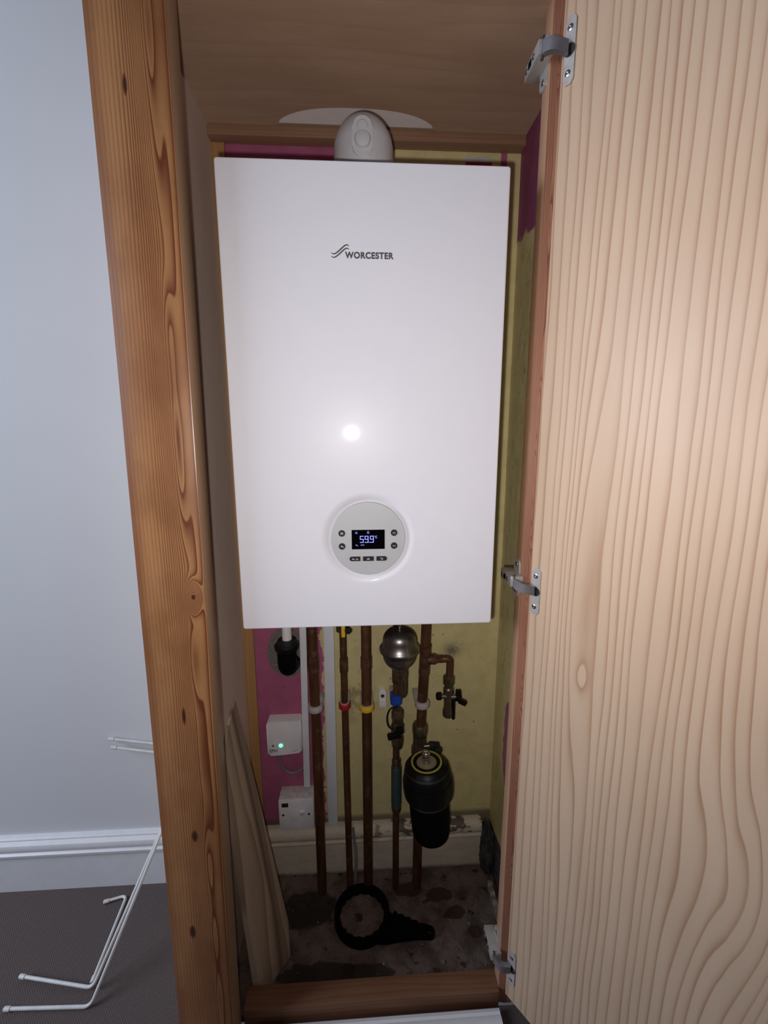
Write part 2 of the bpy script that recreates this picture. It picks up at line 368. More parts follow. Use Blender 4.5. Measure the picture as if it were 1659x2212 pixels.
def tube(bm, pts, r, n=16):
    P = [Vector(p) for p in pts]; R_ = r if isinstance(r, (list, tuple)) else [r] * len(P)
    T = [(P[min(i + 1, len(P) - 1)] - P[max(i - 1, 0)]).normalized() for i in range(len(P))]
    u, v, _ = frame(T[0]); rings = []
    for i, p in enumerate(P):
        u = (u - T[i] * u.dot(T[i])).normalized(); v = T[i].cross(u)
        rings.append([bm.verts.new(p + (u * math.cos(2 * PI * k / n) + v * math.sin(2 * PI * k / n)) * R_[i]) for k in range(n)])
    for A, Bq in zip(rings, rings[1:]):
        for k in range(n): bm.faces.new((A[k], A[(k + 1) % n], Bq[(k + 1) % n], Bq[k]))
    bm.faces.new(rings[0]); bm.faces.new(rings[-1]); return bm
def hexnut(bm, p, d, r, h, bev=0.0015):
    return lathe(bm, p, d, [(r - bev, 0), (r, bev), (r, h - bev), (r - bev, h)], 6) if False else lathe(bm, p, d, [(r * .9, 0), (r, bev), (r, h - bev), (r * .9, h)], 8)
def prism(bm, poly, y0, y1, axis='y'):      # outline in (a,b), extruded along the axis
    def P(a, b, t): return (a, t, b) if axis == 'y' else ((t, a, b) if axis == 'x' else (a, b, t))
    A = [bm.verts.new(P(a, b, y0)) for a, b in poly]; Bq = [bm.verts.new(P(a, b, y1)) for a, b in poly]
    n = len(poly)
    for i in range(n): bm.faces.new((A[i], A[(i + 1) % n], Bq[(i + 1) % n], Bq[i]))
    bm.faces.new(A); bm.faces.new(Bq[::-1]); return bm
def ribbon(bm, pts, w, y0, y1):      # flat stroke in the XZ plane with a width per point
    P = [Vector((a, b)) for a, b in pts]; L_, R_ = [], []
    for i, p in enumerate(P):
        t = (P[min(i + 1, len(P) - 1)] - P[max(i - 1, 0)]).normalized(); nn = Vector((-t.y, t.x)); ww = w[i] if isinstance(w, (list, tuple)) else w
        L_.append(p + nn * ww / 2); R_.append(p - nn * ww / 2)
    return prism(bm, [tuple(p) for p in L_] + [tuple(p) for p in R_[::-1]], y0, y1)
def text_bm(bm, s, cx, cz, width, height, y, depth=0.0004, bold=0.0):
    cu = bpy.data.curves.new('lettering', 'FONT'); cu.body = s; cu.size = 1.0; cu.extrude = 0.5; cu.offset = bold; cu.space_character = 1.0 + bold * 2.6
    o = bpy.data.objects.new('lettering', cu); COL.objects.link(o)
    bpy.context.view_layer.update()
    me = bpy.data.meshes.new_from_object(o.evaluated_get(bpy.context.evaluated_depsgraph_get()))
    xs = [v.co.x for v in me.vertices]; ys = [v.co.y for v in me.vertices]
    x0, x1, z0, z1 = min(xs), max(xs), min(ys), max(ys)
    tmp = bmesh.new(); tmp.from_mesh(me)
    for v in tmp.verts:
        v.co = Vector((cx + ((v.co.x - x0) / (x1 - x0) - 0.5) * width, y - v.co.z * depth, cz + ((v.co.y - z0) / (z1 - z0) - 0.5) * height))
    m2 = bpy.data.meshes.new('t'); tmp.to_mesh(m2); tmp.free(); bm.from_mesh(m2)
    bpy.data.objects.remove(o); bpy.data.curves.remove(cu); bpy.data.meshes.remove(me); bpy.data.meshes.remove(m2)
    return bm

# ------------------------------------------------------------------ the room
XL, XR = -0.0925, 0.523
struct('wall_back', B(-0.11, XR + 0.03, 0.0, 0.05, -0.02, 2.4), M['wallback'])
struct('wall_left', B(-1.9, -0.11, 0.0, 0.05, -0.02, 2.4), M['roomwall'])
struct('wall_right', B(XR, XR + 0.06, -0.272, 0.0, -0.02, 2.4), M['wallside'])
struct('wall_front', B(XR + 0.037, 1.9, -0.29, -0.24, -0.02, 2.4), M['roomwall'])
bm = B(-1.9, -0.10, -2.6, 0.0, -0.03, 0.0); box(bm, -0.10, 1.9, -2.6, -0.305, -0.03, 0.0)
struct('floor', bm, M['carpet'])
bm = bmesh.new()
nx, ny = 60, 30
gv = [[bm.verts.new((XL - 0.01 + (XR + 0.02 - XL) * i / nx, -0.30 + 0.32 * j / ny, 0.0 + 0.003 * math.sin(i * 1.7 + j) * random.random() - 0.001)) for j in range(ny + 1)] for i in range(nx + 1)]
for i in range(nx):
    for j in range(ny): bm.faces.new((gv[i][j], gv[i + 1][j], gv[i + 1][j + 1], gv[i][j + 1]))
fl = struct('floor', bm, M['concrete'], 80)
struct('ceiling', B(-0.10, XR - 0.0005, -0.311, 0.0, 1.7195, 1.76), M['plasterwhite'])
def skirt_profile(k=1.0, h=0.147):
    return [(0, 0), (-0.017, 0), (-0.018, h - 0.047), (-0.0235, h - 0.045), (-0.0245, h - 0.038), (-0.019, h - 0.034), (-0.018, h - 0.031), (-0.023, h - 0.027), (-0.0245, h - 0.020), (-0.022, h - 0.012),
            (-0.012, h - 0.008), (-0.0125, h - 0.004), (-0.009, h), (0, h)]
struct('baseboard_left', prism(bmesh.new(), skirt_profile(1, 0.150), -1.9, -0.112, 'x'), M['gloss'])
BP = [(0, 0), (-0.017, 0), (-0.0175, 0.093), (-0.0225, 0.095), (-0.0235, 0.100), (-0.0200, 0.104), (-0.0195, 0.106), (-0.0225, 0.109), (-0.0245, 0.114), (-0.0250, 0.120), (-0.0235, 0.127), (-0.0195, 0.133), (-0.0130, 0.138), (-0.006, 0.1395), (0, 0.140)]
struct('baseboard_back', prism(bmesh.new(), BP, XL, 0.497, 'x'), M['dirtyskirt'])
# crumbling plaster in the corner beyond the end of the skirting
bm = bmesh.new(); bmesh.ops.create_icosphere(bm, subdivisions=4, radius=1.0)
for v in bm.verts:
    r = 1 + 0.16 * math.sin(v.co.x * 9 + v.co.z * 7) * math.sin(v.co.y * 8 + 2) + random.uniform(-.05, .05)
    v.co = Vector((0.512 + v.co.x * 0.018 * r, -0.022 + v.co.y * 0.035 * r, 0.06 + v.co.z * 0.075 * r))
struct('trim_1', bm, plain('dark_crumbled_plaster', (0.075, 0.066, 0.064), 0.9, var=0.7, vs=60, bump=0.8), 80)

# ------------------------------------------------------------------ the cupboard
CUP = thing('cupboard', 'fitted pine cupboard standing open around a white wall boiler', 'cupboard', (0.2, -0.31, 0.0))
def cpart(name, bm, mat, label=None, parent=CUP, sharp=35):
    o = link(name, bm, mat, None, sharp); par(o, parent)
    if label: o['label'] = label
    return o
# post with a slight lean
bm = bmesh.new()
zt = 1.86
def postx(xt, xb, z): return xb + (xt - xb) * z / 1.65
vs = {}
for z in (0.0, zt):
    for k, (xt, xb) in {'l': (-0.131, -0.150), 'r': (-0.0355, -0.0535)}.items():
        for y in (-0.350, -0.310): vs[(z, k, y)] = bm.verts.new((postx(xt, xb, z), y, z))
for z in (0.0, zt): bm.faces.new([vs[(z, 'l', -.35)], vs[(z, 'r', -.35)], vs[(z, 'r', -.31)], vs[(z, 'l', -.31)]])
for a, b in ((('l', -.35), ('r', -.35)), (('r', -.35), ('r', -.31)), (('r', -.31), ('l', -.31)), (('l', -.31), ('l', -.35))):
    bm.faces.new([vs[(0.0, *a)], vs[(0.0, *b)], vs[(zt, *b)], vs[(zt, *a)]])
bmesh.ops.bevel(bm, geom=[e for e in bm.edges if abs(e.verts[0].co.z - e.verts[1].co.z) > 1], offset=0.0015, segments=2, profile=0.5, affect='EDGES')
cpart('post', bm, M['post'], 'orange knotty pine post')
cpart('side_panel', B(-0.108, XL, -0.3105, -0.0005, 0.001, 1.719), M['ply'], 'grey brown plywood side')
cpart('back_batten', B(XL + 0.0002, -0.068, -0.006, -0.0005, 0.141, 1.696), M['batten'])
cpart('top_batten', B(XL + 0.0002, XR - 0.0005, -0.028, -0.0005, 1.6965, 1.7145, bev=0.001), M['topbatten'])
# top panel with the arched hole that lets the white plaster show
bm = bmesh.new()
arc = []
ax0, ax1, ay0, ay1 = 0.039, 0.340, -0.0285, -0.079
for i in range(33):
    t = i / 32; x = ax0 + (ax1 - ax0) * t
    s = 1 - abs(2 * t - 1) ** 2.6
    arc.append((x, ay0 + (ay1 - ay0) * s ** 0.62))
front = -0.309
for z in (1.715, 1.719):
    pts_f = [bm.verts.new((x, front, z)) for x, y in arc]; pts_a = [bm.verts.new((x, y, z)) for x, y in arc]
    for i in range(32): bm.faces.new((pts_f[i], pts_f[i + 1], pts_a[i + 1], pts_a[i]))
    for x0, x1 in ((XL, ax0), (ax1, XR - 0.0005)):
        q = [bm.verts.new(p) for p in ((x0, front, z), (x1, front, z), (x1, ay0, z), (x0, ay0, z))]; bm.faces.new(q)
    q = [bm.verts.new(p) for p in ((XL, ay0, z), (XR - 0.0005, ay0, z), (XR - 0.0005, -0.0005, z), (XL, -0.0005, z))]; bm.faces.new(q)
    if z == 1.715: low_a = [tuple(v.co) for v in pts_a]
for a, b in zip(low_a, low_a[1:]):
    bm.faces.new([bm.verts.new(p) for p in (a, b, (b[0], b[1], 1.719), (a[0], a[1], 1.719))])
bmesh.ops.remove_doubles(bm, verts=bm.verts, dist=1e-5)
cpart('top_panel', bm, M['topply'], 'brown plywood top with an arched cut-out', sharp=0)
cpart('jamb', B(0.455, 0.558, -0.300, -0.2725, 0.0, 1.86, bev=0.0012), M['jamb'], 'narrow red brown jamb on the hinge side')
cpart('sill', B(-0.049, 0.4545, -0.3075, -0.269, 0.0, 0.040, bev=0.0012), M['sill'], 'orange brown timber sill')

cpart('header', B(-0.0352, 0.5580, -0.346, -0.312, 1.7235, 1.855, bev=0.0012), M['sill'])

# the open door, 125 degrees round on its hinges
PHI = math.radians(35)
DH = Vector((0.466, -0.308, 0)); DS = Vector((math.sin(PHI), -math.cos(PHI), 0)); DN = Vector((-math.cos(PHI), -math.sin(PHI), 0))
door = link('door', B(0.0, 0.50, 0.0, 0.018, 0.035, 1.84, bev=0.001), M['door'])
# local x runs along the door, local y away from the inner face
door.rotation_euler = (0, 0, math.atan2(DS.y, DS.x)); door.location = DH - CUP.location; door.parent = CUP
door['label'] = 'pale pine door swung open to the right'

def hinge(zc, nm):
    # arm on the jamb's inner face, knuckle across to the cup plate on the door
    h = link('hinge', obox(bmesh.new(), (0.4445, -0.2810, zc + 0.001), (1, 0, 0), (0, 1, 0), (0, 0, 1), 0.0105, 0.0255, 0.0088, 0.0012), M['hinge']); par(h, CUP)
    h['label'] = 'nickel plated concealed hinge'
    def sub(n, bm, m, l=None):
        o = link(n, bm, m); o.location = Vector(); par(o, CUP); o.location = o.location - h.location; o.parent = h
        if l: o['label'] = l
    # base wings
    bm = bmesh.new()
    for sgn in (1, -1):
        prism(bm, [(-0.292, zc), (-0.268, zc), (-0.268, zc + sgn * 0.025), (-0.272, zc + sgn * 0.031), (-0.280, zc + sgn * 0.033), (-0.288, zc + sgn * 0.031), (-0.292, zc + sgn * 0.025)], 0.4525, 0.4548, 'x')
    sub('base_plate', bm, M['hinge'])
    for sgn in (1, -1):
        sub('screw', lathe(bmesh.new(), (0.4526, -0.280, zc + sgn * 0.023), (-1, 0, 0), [(0.0042, 0), (0.0042, 0.0006), (0.0028, 0.0014), (0.0012, 0.0014), (0.0012, 0.0006), (0, 0.0006)], 16), M['chrome'])
    for dy in (-0.0245, 0.001):
        sub('screw', lathe(bmesh.new(), (0.4341, -0.265 + dy, zc + 0.001), (-1, 0, 0), [(0.0036, 0), (0.0036, 0.0008), (0.0026, 0.0014), (0.0014, 0.0010), (0, 0.0006)], 16), M['steel'])
    bm = B(0.4330, 0.4341, -0.2815, -0.2725, zc - 0.003, zc + 0.005)
    sub('slot', bm, M['blackmatt'])
    # knuckle
    c0 = DH + DS * 0.011 + Vector((0, 0, zc - 0.012))
    kn = bmesh.new()
    a = Vector((0.4400, -0.305, zc - 0.001)); b = c0 + DN * 0.003 + Vector((0, 0, 0.002))
    mid = (a + b) / 2 + Vector((-0.004, -0.006, 0))
    pts = smooth([a, mid, b], 5); upv = Vector((0, 0, 1)); prev = None
    for p in pts:
        t = (b - a).normalized(); nn = Vector((t.y, -t.x, 0)).normalized()
        ring = [kn.verts.new(p + nn * s1 * 0.0045 + upv * s2 * 0.0078) for s1, s2 in ((-1, -1), (1, -1), (1, 1), (-1, 1))]
        if prev:
            for i in range(4): kn.faces.new((prev[i], prev[(i + 1) % 4], ring[(i + 1) % 4], ring[i]))
        else: kn.faces.new(ring)
        prev = ring
    kn.faces.new(prev); sub('knuckle', kn, M['hingedark'])
    kp = bmesh.new(); cyl(kp, (0.4400, -0.305, zc - 0.014), (0.4400, -0.305, zc + 0.012), 0.0022, 12); sub('pin', kp, M['steel'])
    # cup plate
    pl = bmesh.new(); zc2 = zc - 0.012; oc = DH + DS * 0.0125
    poly = [(-0.0075, -0.033), (-0.004, -0.0395), (0.0035, -0.0395), (0.0070, -0.034), (0.0070, 0.034), (0.0035, 0.0395), (-0.004, 0.0395), (-0.0075, 0.033)]
    A = [pl.verts.new(oc + DS * p[0] + Vector((0, 0, zc2 + p[1])) + DN * 0.0002) for p in poly]; A2 = [pl.verts.new(oc + DS * p[0] + Vector((0, 0, zc2 + p[1])) + DN * 0.0022) for p in poly]
    for i in range(8): pl.faces.new((A[i], A[(i + 1) % 8], A2[(i + 1) % 8], A2[i]))
    pl.faces.new(A); pl.faces.new(A2[::-1]); sub('cup_plate', pl, M['hinge'])
    sub('cup', lathe(bmesh.new(), oc + Vector((0, 0, zc2)) + DN * 0.0023, DN, [(0.0075, 0), (0.0075, 0.0008), (0.0065, 0.0008), (0.0060, 0.0002), (0, 0.0002)], 20), M['blackdustglint'])
    for sgn in (1, -1):
        sub('screw', lathe(bmesh.new(), oc + Vector((0, 0, zc2 + sgn * 0.026)) - DS * 0.001 + DN * 0.0022, DN, [(0.0040, 0), (0.0040, 0.0005), (0.0026, 0.0012), (0.0012, 0.0012), (0, 0.0004)], 14), M['chrome'])
for zc in (0.897, 1.648, 0.125): hinge(zc, '')

# ------------------------------------------------------------------ boiler
BX, BZ, BW, BH, BY = -0.0008, 0.8312, 0.4016, 0.6688, -0.316
BO = thing('boiler', 'white wall-hung gas boiler with a round grey control panel', 'boiler', (0.2, -0.16, 0.832))
def bpart(name, bm, mat, label=None, parent=BO, sharp=35):
    o = link(name, bm, mat, None, sharp)
    base = BO.location.copy()
    if parent is not BO: base = base + parent.location
    o.location = -base; o.parent = parent
    if label: o['label'] = label
    return o
bpart('casing', B(BX + 0.002, BX + BW - 0.002, BY + 0.03, -0.02, BZ + 0.002, BZ + BH - 0.002, bev=0.003), M['white'])
# front panel with a dished ring for the controls
CX, CZ = 0.200, 0.9765
def rr(inset, rad):
    x0, x1, z0, z1 = BX + inset, BX + BW - inset, BZ + inset, BZ + BH - inset; r = max(rad - inset, 0.0006); pts = []
    for cx, cz, a0 in ((x1 - r, z1 - r, 0), (x0 + r, z1 - r, 90), (x0 + r, z0 + r, 180), (x1 - r, z0 + r, 270)):
        for k in range(7): a = math.radians(a0 + 90 * k / 6); pts.append((cx + r * math.cos(a), cz + r * math.sin(a)))
    out = []
    n = len(pts)
    for i in range(n):
        p, q = Vector(pts[i]), Vector(pts[(i + 1) % n]); L_ = (q - p).length; m = max(1, int(L_ / 0.022))
        for j in range(m): out.append(tuple(p.lerp(q, j / m)))
    return out
base_pts = rr(0.003, 0.0040); NB = None
bm = bmesh.new(); loops = []
ang = [math.atan2(z - CZ, x - CX) for x, z in base_pts]
for r, y in ((0.0585, 0.006), (0.0600, 0.0058), (0.0625, 0.0040), (0.0655, 0.0022), (0.0690, 0.0008), (0.0720, 0.0001), (0.0740, 0.0)):
    loops.append([bm.verts.new((CX + r * math.cos(a), BY + y, CZ + r * math.sin(a))) for a in ang])
for inset, rad, y in ((0.003, 0.004, 0.0), (0.0014, 0.004, 0.0), (0.0005, 0.004, 0.0004), (0.0, 0.004, 0.0015), (0.0, 0.004, 0.0295)):
    ri = rad; x0 = BX + inset
    # same sampling as base_pts, pushed outwards
    lp = []
    for (x, z) in base_pts:
        cx = min(max(x, BX + 0.004), BX + BW - 0.004); cz = min(max(z, BZ + 0.004), BZ + BH - 0.004)
        d = Vector((x - cx, z - cz)); L_ = d.length
        d = d / L_ if L_ > 1e-7 else Vector((0, 0))
        rad_now = 0.004 - inset
        lp.append(bm.verts.new((cx + d.x * rad_now, BY + y, cz + d.y * rad_now)))
    loops.append(lp)
for A, Bq in zip(loops, loops[1:]):
    n = len(A)
    for i in range(n): bm.faces.new((A[i], A[(i + 1) % n], Bq[(i + 1) % n], Bq[i]))
bm.faces.new(loops[-1]); bm.faces.new(loops[0])
bpart('front_panel', bm, M['white'], sharp=50)
disc = bpart('control_panel', lathe(bmesh.new(), (CX, BY + 0.0055, CZ), (0, -1, 0), [(0.0583, 0), (0.0583, 0.0048), (0.0575, 0.0056), (0, 0.0056)], 96), M['greyplastic'], 'round grey control panel')
FY = BY - 0.0001
def dpart(name, bm, mat, label=None): return bpart(name, bm, mat, label, disc)
dpart('screen', B(0.1742, 0.2258, FY - 0.0005, FY + 0.001, 0.9602, 0.9912), M['screen'], 'black screen reading 59.9 degrees')
# digits, seven segments
def seg(bm, x, z, w, h, on, y, t=0.0010):
    S_ = {'a': (x, x + w, z + h - t, z + h), 'g': (x, x + w, z + h / 2 - t / 2, z + h / 2 + t / 2), 'd': (x, x + w, z, z + t),
          'f': (x, x + t, z + h / 2, z + h), 'b': (x + w - t, x + w, z + h / 2, z + h), 'e': (x, x + t, z, z + h / 2), 'c': (x + w - t, x + w, z, z + h / 2)}
    for k in on: a = S_[k]; box(bm, a[0], a[1], y - 0.0003, y, a[2], a[3])
dy = FY - 0.0006
bm = bmesh.new()
seg(bm, 0.1870, 0.9708, 0.0058, 0.0108, 'afgcd', dy); seg(bm, 0.1945, 0.9708, 0.0058, 0.0108, 'abfgcd', dy); seg(bm, 0.2028, 0.9708, 0.0058, 0.0108, 'abfgcd', dy)
box(bm, 0.2009, 0.2019, dy - 0.0003, dy, 0.9708, 0.9718)
seg(bm, 0.2112, 0.9778, 0.0028, 0.0036, 'afed', dy, 0.0006); box(bm, 0.2096, 0.2104, dy - 0.0003, dy, 0.9806, 0.9814)
dpart('temperature_readout', bm, M['digits'], 'blue lit digits 59.9 degrees C')
bm = bmesh.new()
ribbon(bm, [(0.1999 + 0.0014 * math.sin(a) * (1 if a < PI else 1), 0.9868 - 0.0014 * math.cos(a) + (0.0010 if abs(a - PI) < 0.3 else 0)) for a in [i * 2 * PI / 14 for i in range(15)]], 0.0005, dy - 0.0003, dy)
dpart('flame_symbol', bm, M['digits'])
def radiator(bm, x, z, s, y):
    for k in range(3): box(bm, x - s, x + s, y - 0.0003, y, z - s * 0.8 + k * s * 0.65, z - s * 0.8 + k * s * 0.65 + s * 0.35)
    for k in (-0.5, 0.4): box(bm, x + k * s, x + k * s + s * 0.3, y - 0.0003, y, z - s * 0.9, z + s * 0.9)
    box(bm, x + s * 0.5, x + s * 1.25, y - 0.0003, y, z - s * 0.9, z - s * 0.6)
def tap(bm, x, z, s, y):
    box(bm, x - s, x + s * 0.4, y - 0.0003, y, z - s * 0.35, z + s * 0.15); box(bm, x - s * 0.35, x, y - 0.0003, y, z, z + s * 0.8)
    ribbon(bm, [(x + s * 0.2, z - s * 0.05), (x + s * 0.8, z - s * 0.2), (x + s * 1.1, z - s * 0.8)], s * 0.45, y - 0.0003, y)
bm = bmesh.new(); radiator(bm, 0.1815, 0.9866, 0.0016, dy); dpart('radiator_symbol', bm, M['digitsdim'])
bm = bmesh.new(); tap(bm, 0.1818, 0.9668, 0.0019, dy); dpart('tap_symbol', bm, M['digitsdim'])
bm = bmesh.new(); text_bm(bm, 'eco', 0.1910, 0.9670, 0.0055, 0.0019, dy - 0.0002, 0.0002, 0.02); dpart('eco_symbol', bm, M['digitsdim'])
# round buttons
def rbtn(x, z, nm):
    b = lathe(bmesh.new(), (x, FY, z), (0, -1, 0), [(0.0052, 0), (0.0052, 0.0005), (0.0047, 0.0009), (0, 0.0009)], 28)
    return dpart('round_button', b, M['btn'])
iy = FY - 0.0009
for (x, z, kind) in ((0.1590, 0.9860, 'rad'), (0.1590, 0.9652, 'tap'), (0.2405, 0.9860, 'up'), (0.2405, 0.9652, 'dn')):
    rbtn(x, z, kind)
    bm = bmesh.new()
    if kind == 'rad': radiator(bm, x, z, 0.0020, iy)
    if kind == 'tap': tap(bm, x, z, 0.0021, iy)
    if kind == 'up': ribbon(bm, [(x - 0.0020, z - 0.0012), (x, z + 0.0008), (x + 0.0020, z - 0.0012)], 0.0007, iy - 0.0003, iy)
    if kind == 'dn': ribbon(bm, [(x - 0.0020, z + 0.0008), (x, z - 0.0012), (x + 0.0020, z + 0.0008)], 0.0007, iy - 0.0003, iy)
    dpart('button_symbol', bm, M['icon'])
def pill(x0, x1, z0, z1, l, r):
    h = (z1 - z0) / 2; zc = (z0 + z1) / 2; P = []
    if r: P += [(x1 - h + h * math.cos(a), zc + h * math.sin(a)) for a in [math.radians(-90 + 180 * k / 8) for k in range(9)]]
    else: P += [(x1, z0), (x1, z1)]
    if l: P += [(x0 + h + h * math.cos(a), zc + h * math.sin(a)) for a in [math.radians(90 + 180 * k / 8) for k in range(9)]]
    else: P += [(x0, z1), (x0, z0)]
    return prism(bmesh.new(), P, FY - 0.0009, FY)
for (x0, x1, l, r) in ((0.1703, 0.1874, 1, 0), (0.1914, 0.2086, 0, 0), (0.2126, 0.2294, 0, 1)):
    dpart('pill_button', pill(x0, x1, 0.9411, 0.9484, l, r), M['btn'])
bm = bmesh.new(); text_bm(bm, 'ok', 0.2000, 0.9446, 0.0045, 0.0030, iy - 0.0001, 0.0002, 0.02); dpart('button_symbol', bm, M['icon'])
bm = bmesh.new(); tap(bm, 0.1762, 0.9445, 0.0019, iy); text_bm(bm, '5s', 0.1822, 0.9443, 0.0032, 0.0024, iy - 0.0001, 0.0002, 0.02); dpart('button_symbol', bm, M['icon'])
bm = bmesh.new()
ribbon(bm, [(0.2187, 0.9455), (0.2215, 0.9455), (0.2228, 0.9447), (0.2226, 0.9436), (0.2212, 0.9432), (0.2202, 0.9432)], 0.0006, iy - 0.0003, iy)
prism(bm, [(0.2183, 0.9455), (0.2196, 0.9464), (0.2196, 0.9446)], iy - 0.0003, iy); dpart('button_symbol', bm, M['icon'])
# logo
bm = bmesh.new()
text_bm(bm, 'WORCESTER', 0.2050, 1.3833, 0.0680, 0.0088, BY - 0.0001, 0.0003, 0.042)
s1 = [(0.1518, 1.3861), (0.1543, 1.3845), (0.1577, 1.385), (0.1628, 1.3886), (0.1689, 1.3938), (0.1728, 1.3962), (0.1753, 1.3959), (0.1765, 1.3944)]
for dz in (0, -0.0044):
    sp_ = smooth([(x, z + dz, 0) for x, z in s1], 4); n = len(sp_)
    ribbon(bm, [(p.x, p.y) for p in sp_], [0.0002 + 0.0015 * math.sin(PI * i / (n - 1)) ** 0.5 for i in range(n)], BY - 0.0003, BY)
bpart('logo', bm, M['logo'], 'dark lettering WORCESTER with two wavy strokes')
# flue elbow
bm = bmesh.new()
ey, ez, er = -0.160, 1.600, 0.0495
path = [(0.2005, ey, 1.4965), (0.2005, ey, 1.53), (0.2005, ey, 1.565)]
for k in range(1, 9):
    a = math.radians(90 * k / 8); path.append((0.2005, ey + 0.045 * (1 - math.cos(a)) * 1.0, 1.565 + 0.038 * math.sin(a)))
path += [(0.2005, -0.06, 1.603), (0.2005, -0.0005, 1.603)]
cyl(bm, (0.2005, ey, ez), (0.2005, -0.0006, ez), er * 0.995, 48)
lathe(bm, (0.2005, ey, 1.497), (0, 0, 1), [(er, 0)] + [(er * math.cos(math.radians(t)), ez - 0.004 - 1.497 + (er + 0.004) * math.sin(math.radians(t))) for t in range(6, 91, 6)], 48)
lathe(bm, (0.2005, ey, 1.4975), (0, 0, 1), [(0.053, 0), (0.053, 0.012), (0.0515, 0.014), (er, 0.014)], 48)
fl_ = bpart('flue_elbow', bm, M['flue'], 'pale grey flue elbow', sharp=60)
bm = bmesh.new()
P = []
for cx, cz, a0 in ((0, 0.013, 0), (0, -0.013, 180)):
    for k in range(13): a = math.radians(a0 + 180 * k / 12); P.append((0.1985 + 0.0160 * math.cos(a), 1.593 + cz + 0.0160 * math.sin(a)))
prism(bm, P, -0.2112, -0.19); bmesh.ops.bevel(bm, geom=[e for e in bm.edges if e.verts[0].co.y < -0.2 and e.verts[1].co.y < -0.2], offset=0.0008, segments=1, profile=0.5, affect='EDGES')
bpart('test_boss', bm, M['flue'], parent=fl_)
bpart('test_cap', lathe(bmesh.new(), (0.1985, -0.2110, 1.5875), (0, -1, 0), [(0.0125, 0), (0.0125, 0.003), (0.011, 0.0055), (0.006, 0.0072), (0, 0.0076)], 28), M['flue'], parent=fl_)
bpart('test_cap', lathe(bmesh.new(), (0.1985, -0.2110, 1.6065), (0, -1, 0), [(0.0085, 0), (0.0085, 0.001), (0.007, 0.0025), (0, 0.003)], 24), M['flue'], parent=fl_)

# ------------------------------------------------------------------ pipes
PY = -0.062
def pipe_thing(label, name='copper_pipe'): return thing(name, label, 'pipe', (0, 0, 0), 'copper pipes under the boiler')
def T(p, name, bm, mat, label=None, sharp=35):
    o = link(name, bm, mat, p, sharp)
    if p.type == 'EMPTY': o.location = -p.location
    else: o.location = -(p.location + (p.parent.location if p.parent else Vector()))if False else Vector((0, 0, 0))
    if label: o['label'] = label
    return o
def coupler(r, x, z0, z1, xb=None):
    return lathe(bmesh.new(), (x, PY, z0), (0, 0, 1), [(r, 0), (r + 0.0016, 0.001), (r + 0.0016, z1 - z0 - 0.001), (r, z1 - z0)], 28)
TOP = 0.8325
p1 = pipe_thing('thick copper pipe in the white clip, leftmost of the pipes under the boiler')
T(p1, 'tube', tube(bmesh.new(), [(0.0755, PY, TOP), (0.077, PY, 0.62), (0.0795, PY, 0.4), (0.081, PY, 0.0)], 0.0114, 28), M['copper'])
T(p1, 'coupling', coupler(0.0114, 0.0770, 0.607, 0.645), M['fitting'])
p2 = pipe_thing('thin copper pipe in the red clip')
T(p2, 'tube', tube(bmesh.new(), [(0.1445, PY, TOP), (0.146, PY, 0.6), (0.1475, PY, 0.4), (0.1510, PY, 0.0)], 0.0077, 24), M['copper'])
T(p2, 'coupling', coupler(0.0077, 0.1460, 0.602, 0.637), M['fitting'])
gv_ = T(p2, 'gas_tap', lathe(bmesh.new(), (0.1445, PY, 0.700), (0, 0, 1), [(0.009, 0), (0.014, 0.004), (0.014, 0.018), (0.016, 0.022), (0.016, 0.04), (0.014, 0.044), (0.009, 0.05)], 20), M['brass'])
T(gv_, 'tap_lever', obox(bmesh.new(), (0.1475, -0.080, 0.722), (1, 0, 0), (0, 1, 0), (0, 0.15, 1), 0.0042, 0.0015, 0.024, 0.001), M['yellow'], 'yellow lever')
T(gv_, 'tap_spindle', cyl(bmesh.new(), (0.154, PY - 0.012, 0.713), (0.160, -0.086, 0.713), 0.007, 16), M['blackdustglint'])
p3 = pipe_thing('thick copper pipe in the yellow clip, middle of the five')
T(p3, 'tube', cyl(bmesh.new(), (0.1975, PY, TOP), (0.1975, PY, 0.0), 0.0114, 28), M['copper'])
T(p3, 'coupling', coupler(0.0114, 0.1975, 0.609, 0.639), M['fitting'])
p4 = pipe_thing('thin copper pipe in the blue clip with a teal sleeve')
T(p4, 'tube', tube(bmesh.new(), [(0.2665, PY, TOP), (0.2665, PY, 0.0)], 0.0077, 24), M['copper'])
T(p4, 'tee', lathe(bmesh.new(), (0.2665, PY, 0.572), (0, 0, 1), [(0.0085, 0), (0.0100, 0.003), (0.0100, 0.055), (0.0085, 0.058)], 24), M['fitting'])
bm = bmesh.new(); tube(bm, fillet([(0.270, PY - 0.004, 0.600), (0.281, -0.092, 0.598), (0.279, -0.096, 0.642)], 0.015, 6), 0.0098, 20)
lathe(bm, (0.279, -0.096, 0.556), (0, 0, 1), [(0, 0), (0.007, 0.002), (0.0095, 0.010), (0.0100, 0.030), (0.0098, 0.05)], 20)
T(p4, 'elbow', bm, M['brass'], 'dull brass elbow')
fv = T(p4, 'fill_valve', lathe(bmesh.new(), (0.268, PY - 0.018, 0.415), (0, 0, 1), [(0.009, 0), (0.0125, 0.004), (0.0145, 0.022), (0.0125, 0.036), (0.0150, 0.046), (0.0150, 0.060), (0.0125, 0.066), (0.0125, 0.074), (0.0140, 0.078), (0.0140, 0.096), (0.011, 0.101), (0.004, 0.103), (0.004, 0.109), (0, 0.110)], 8), M['brass'])
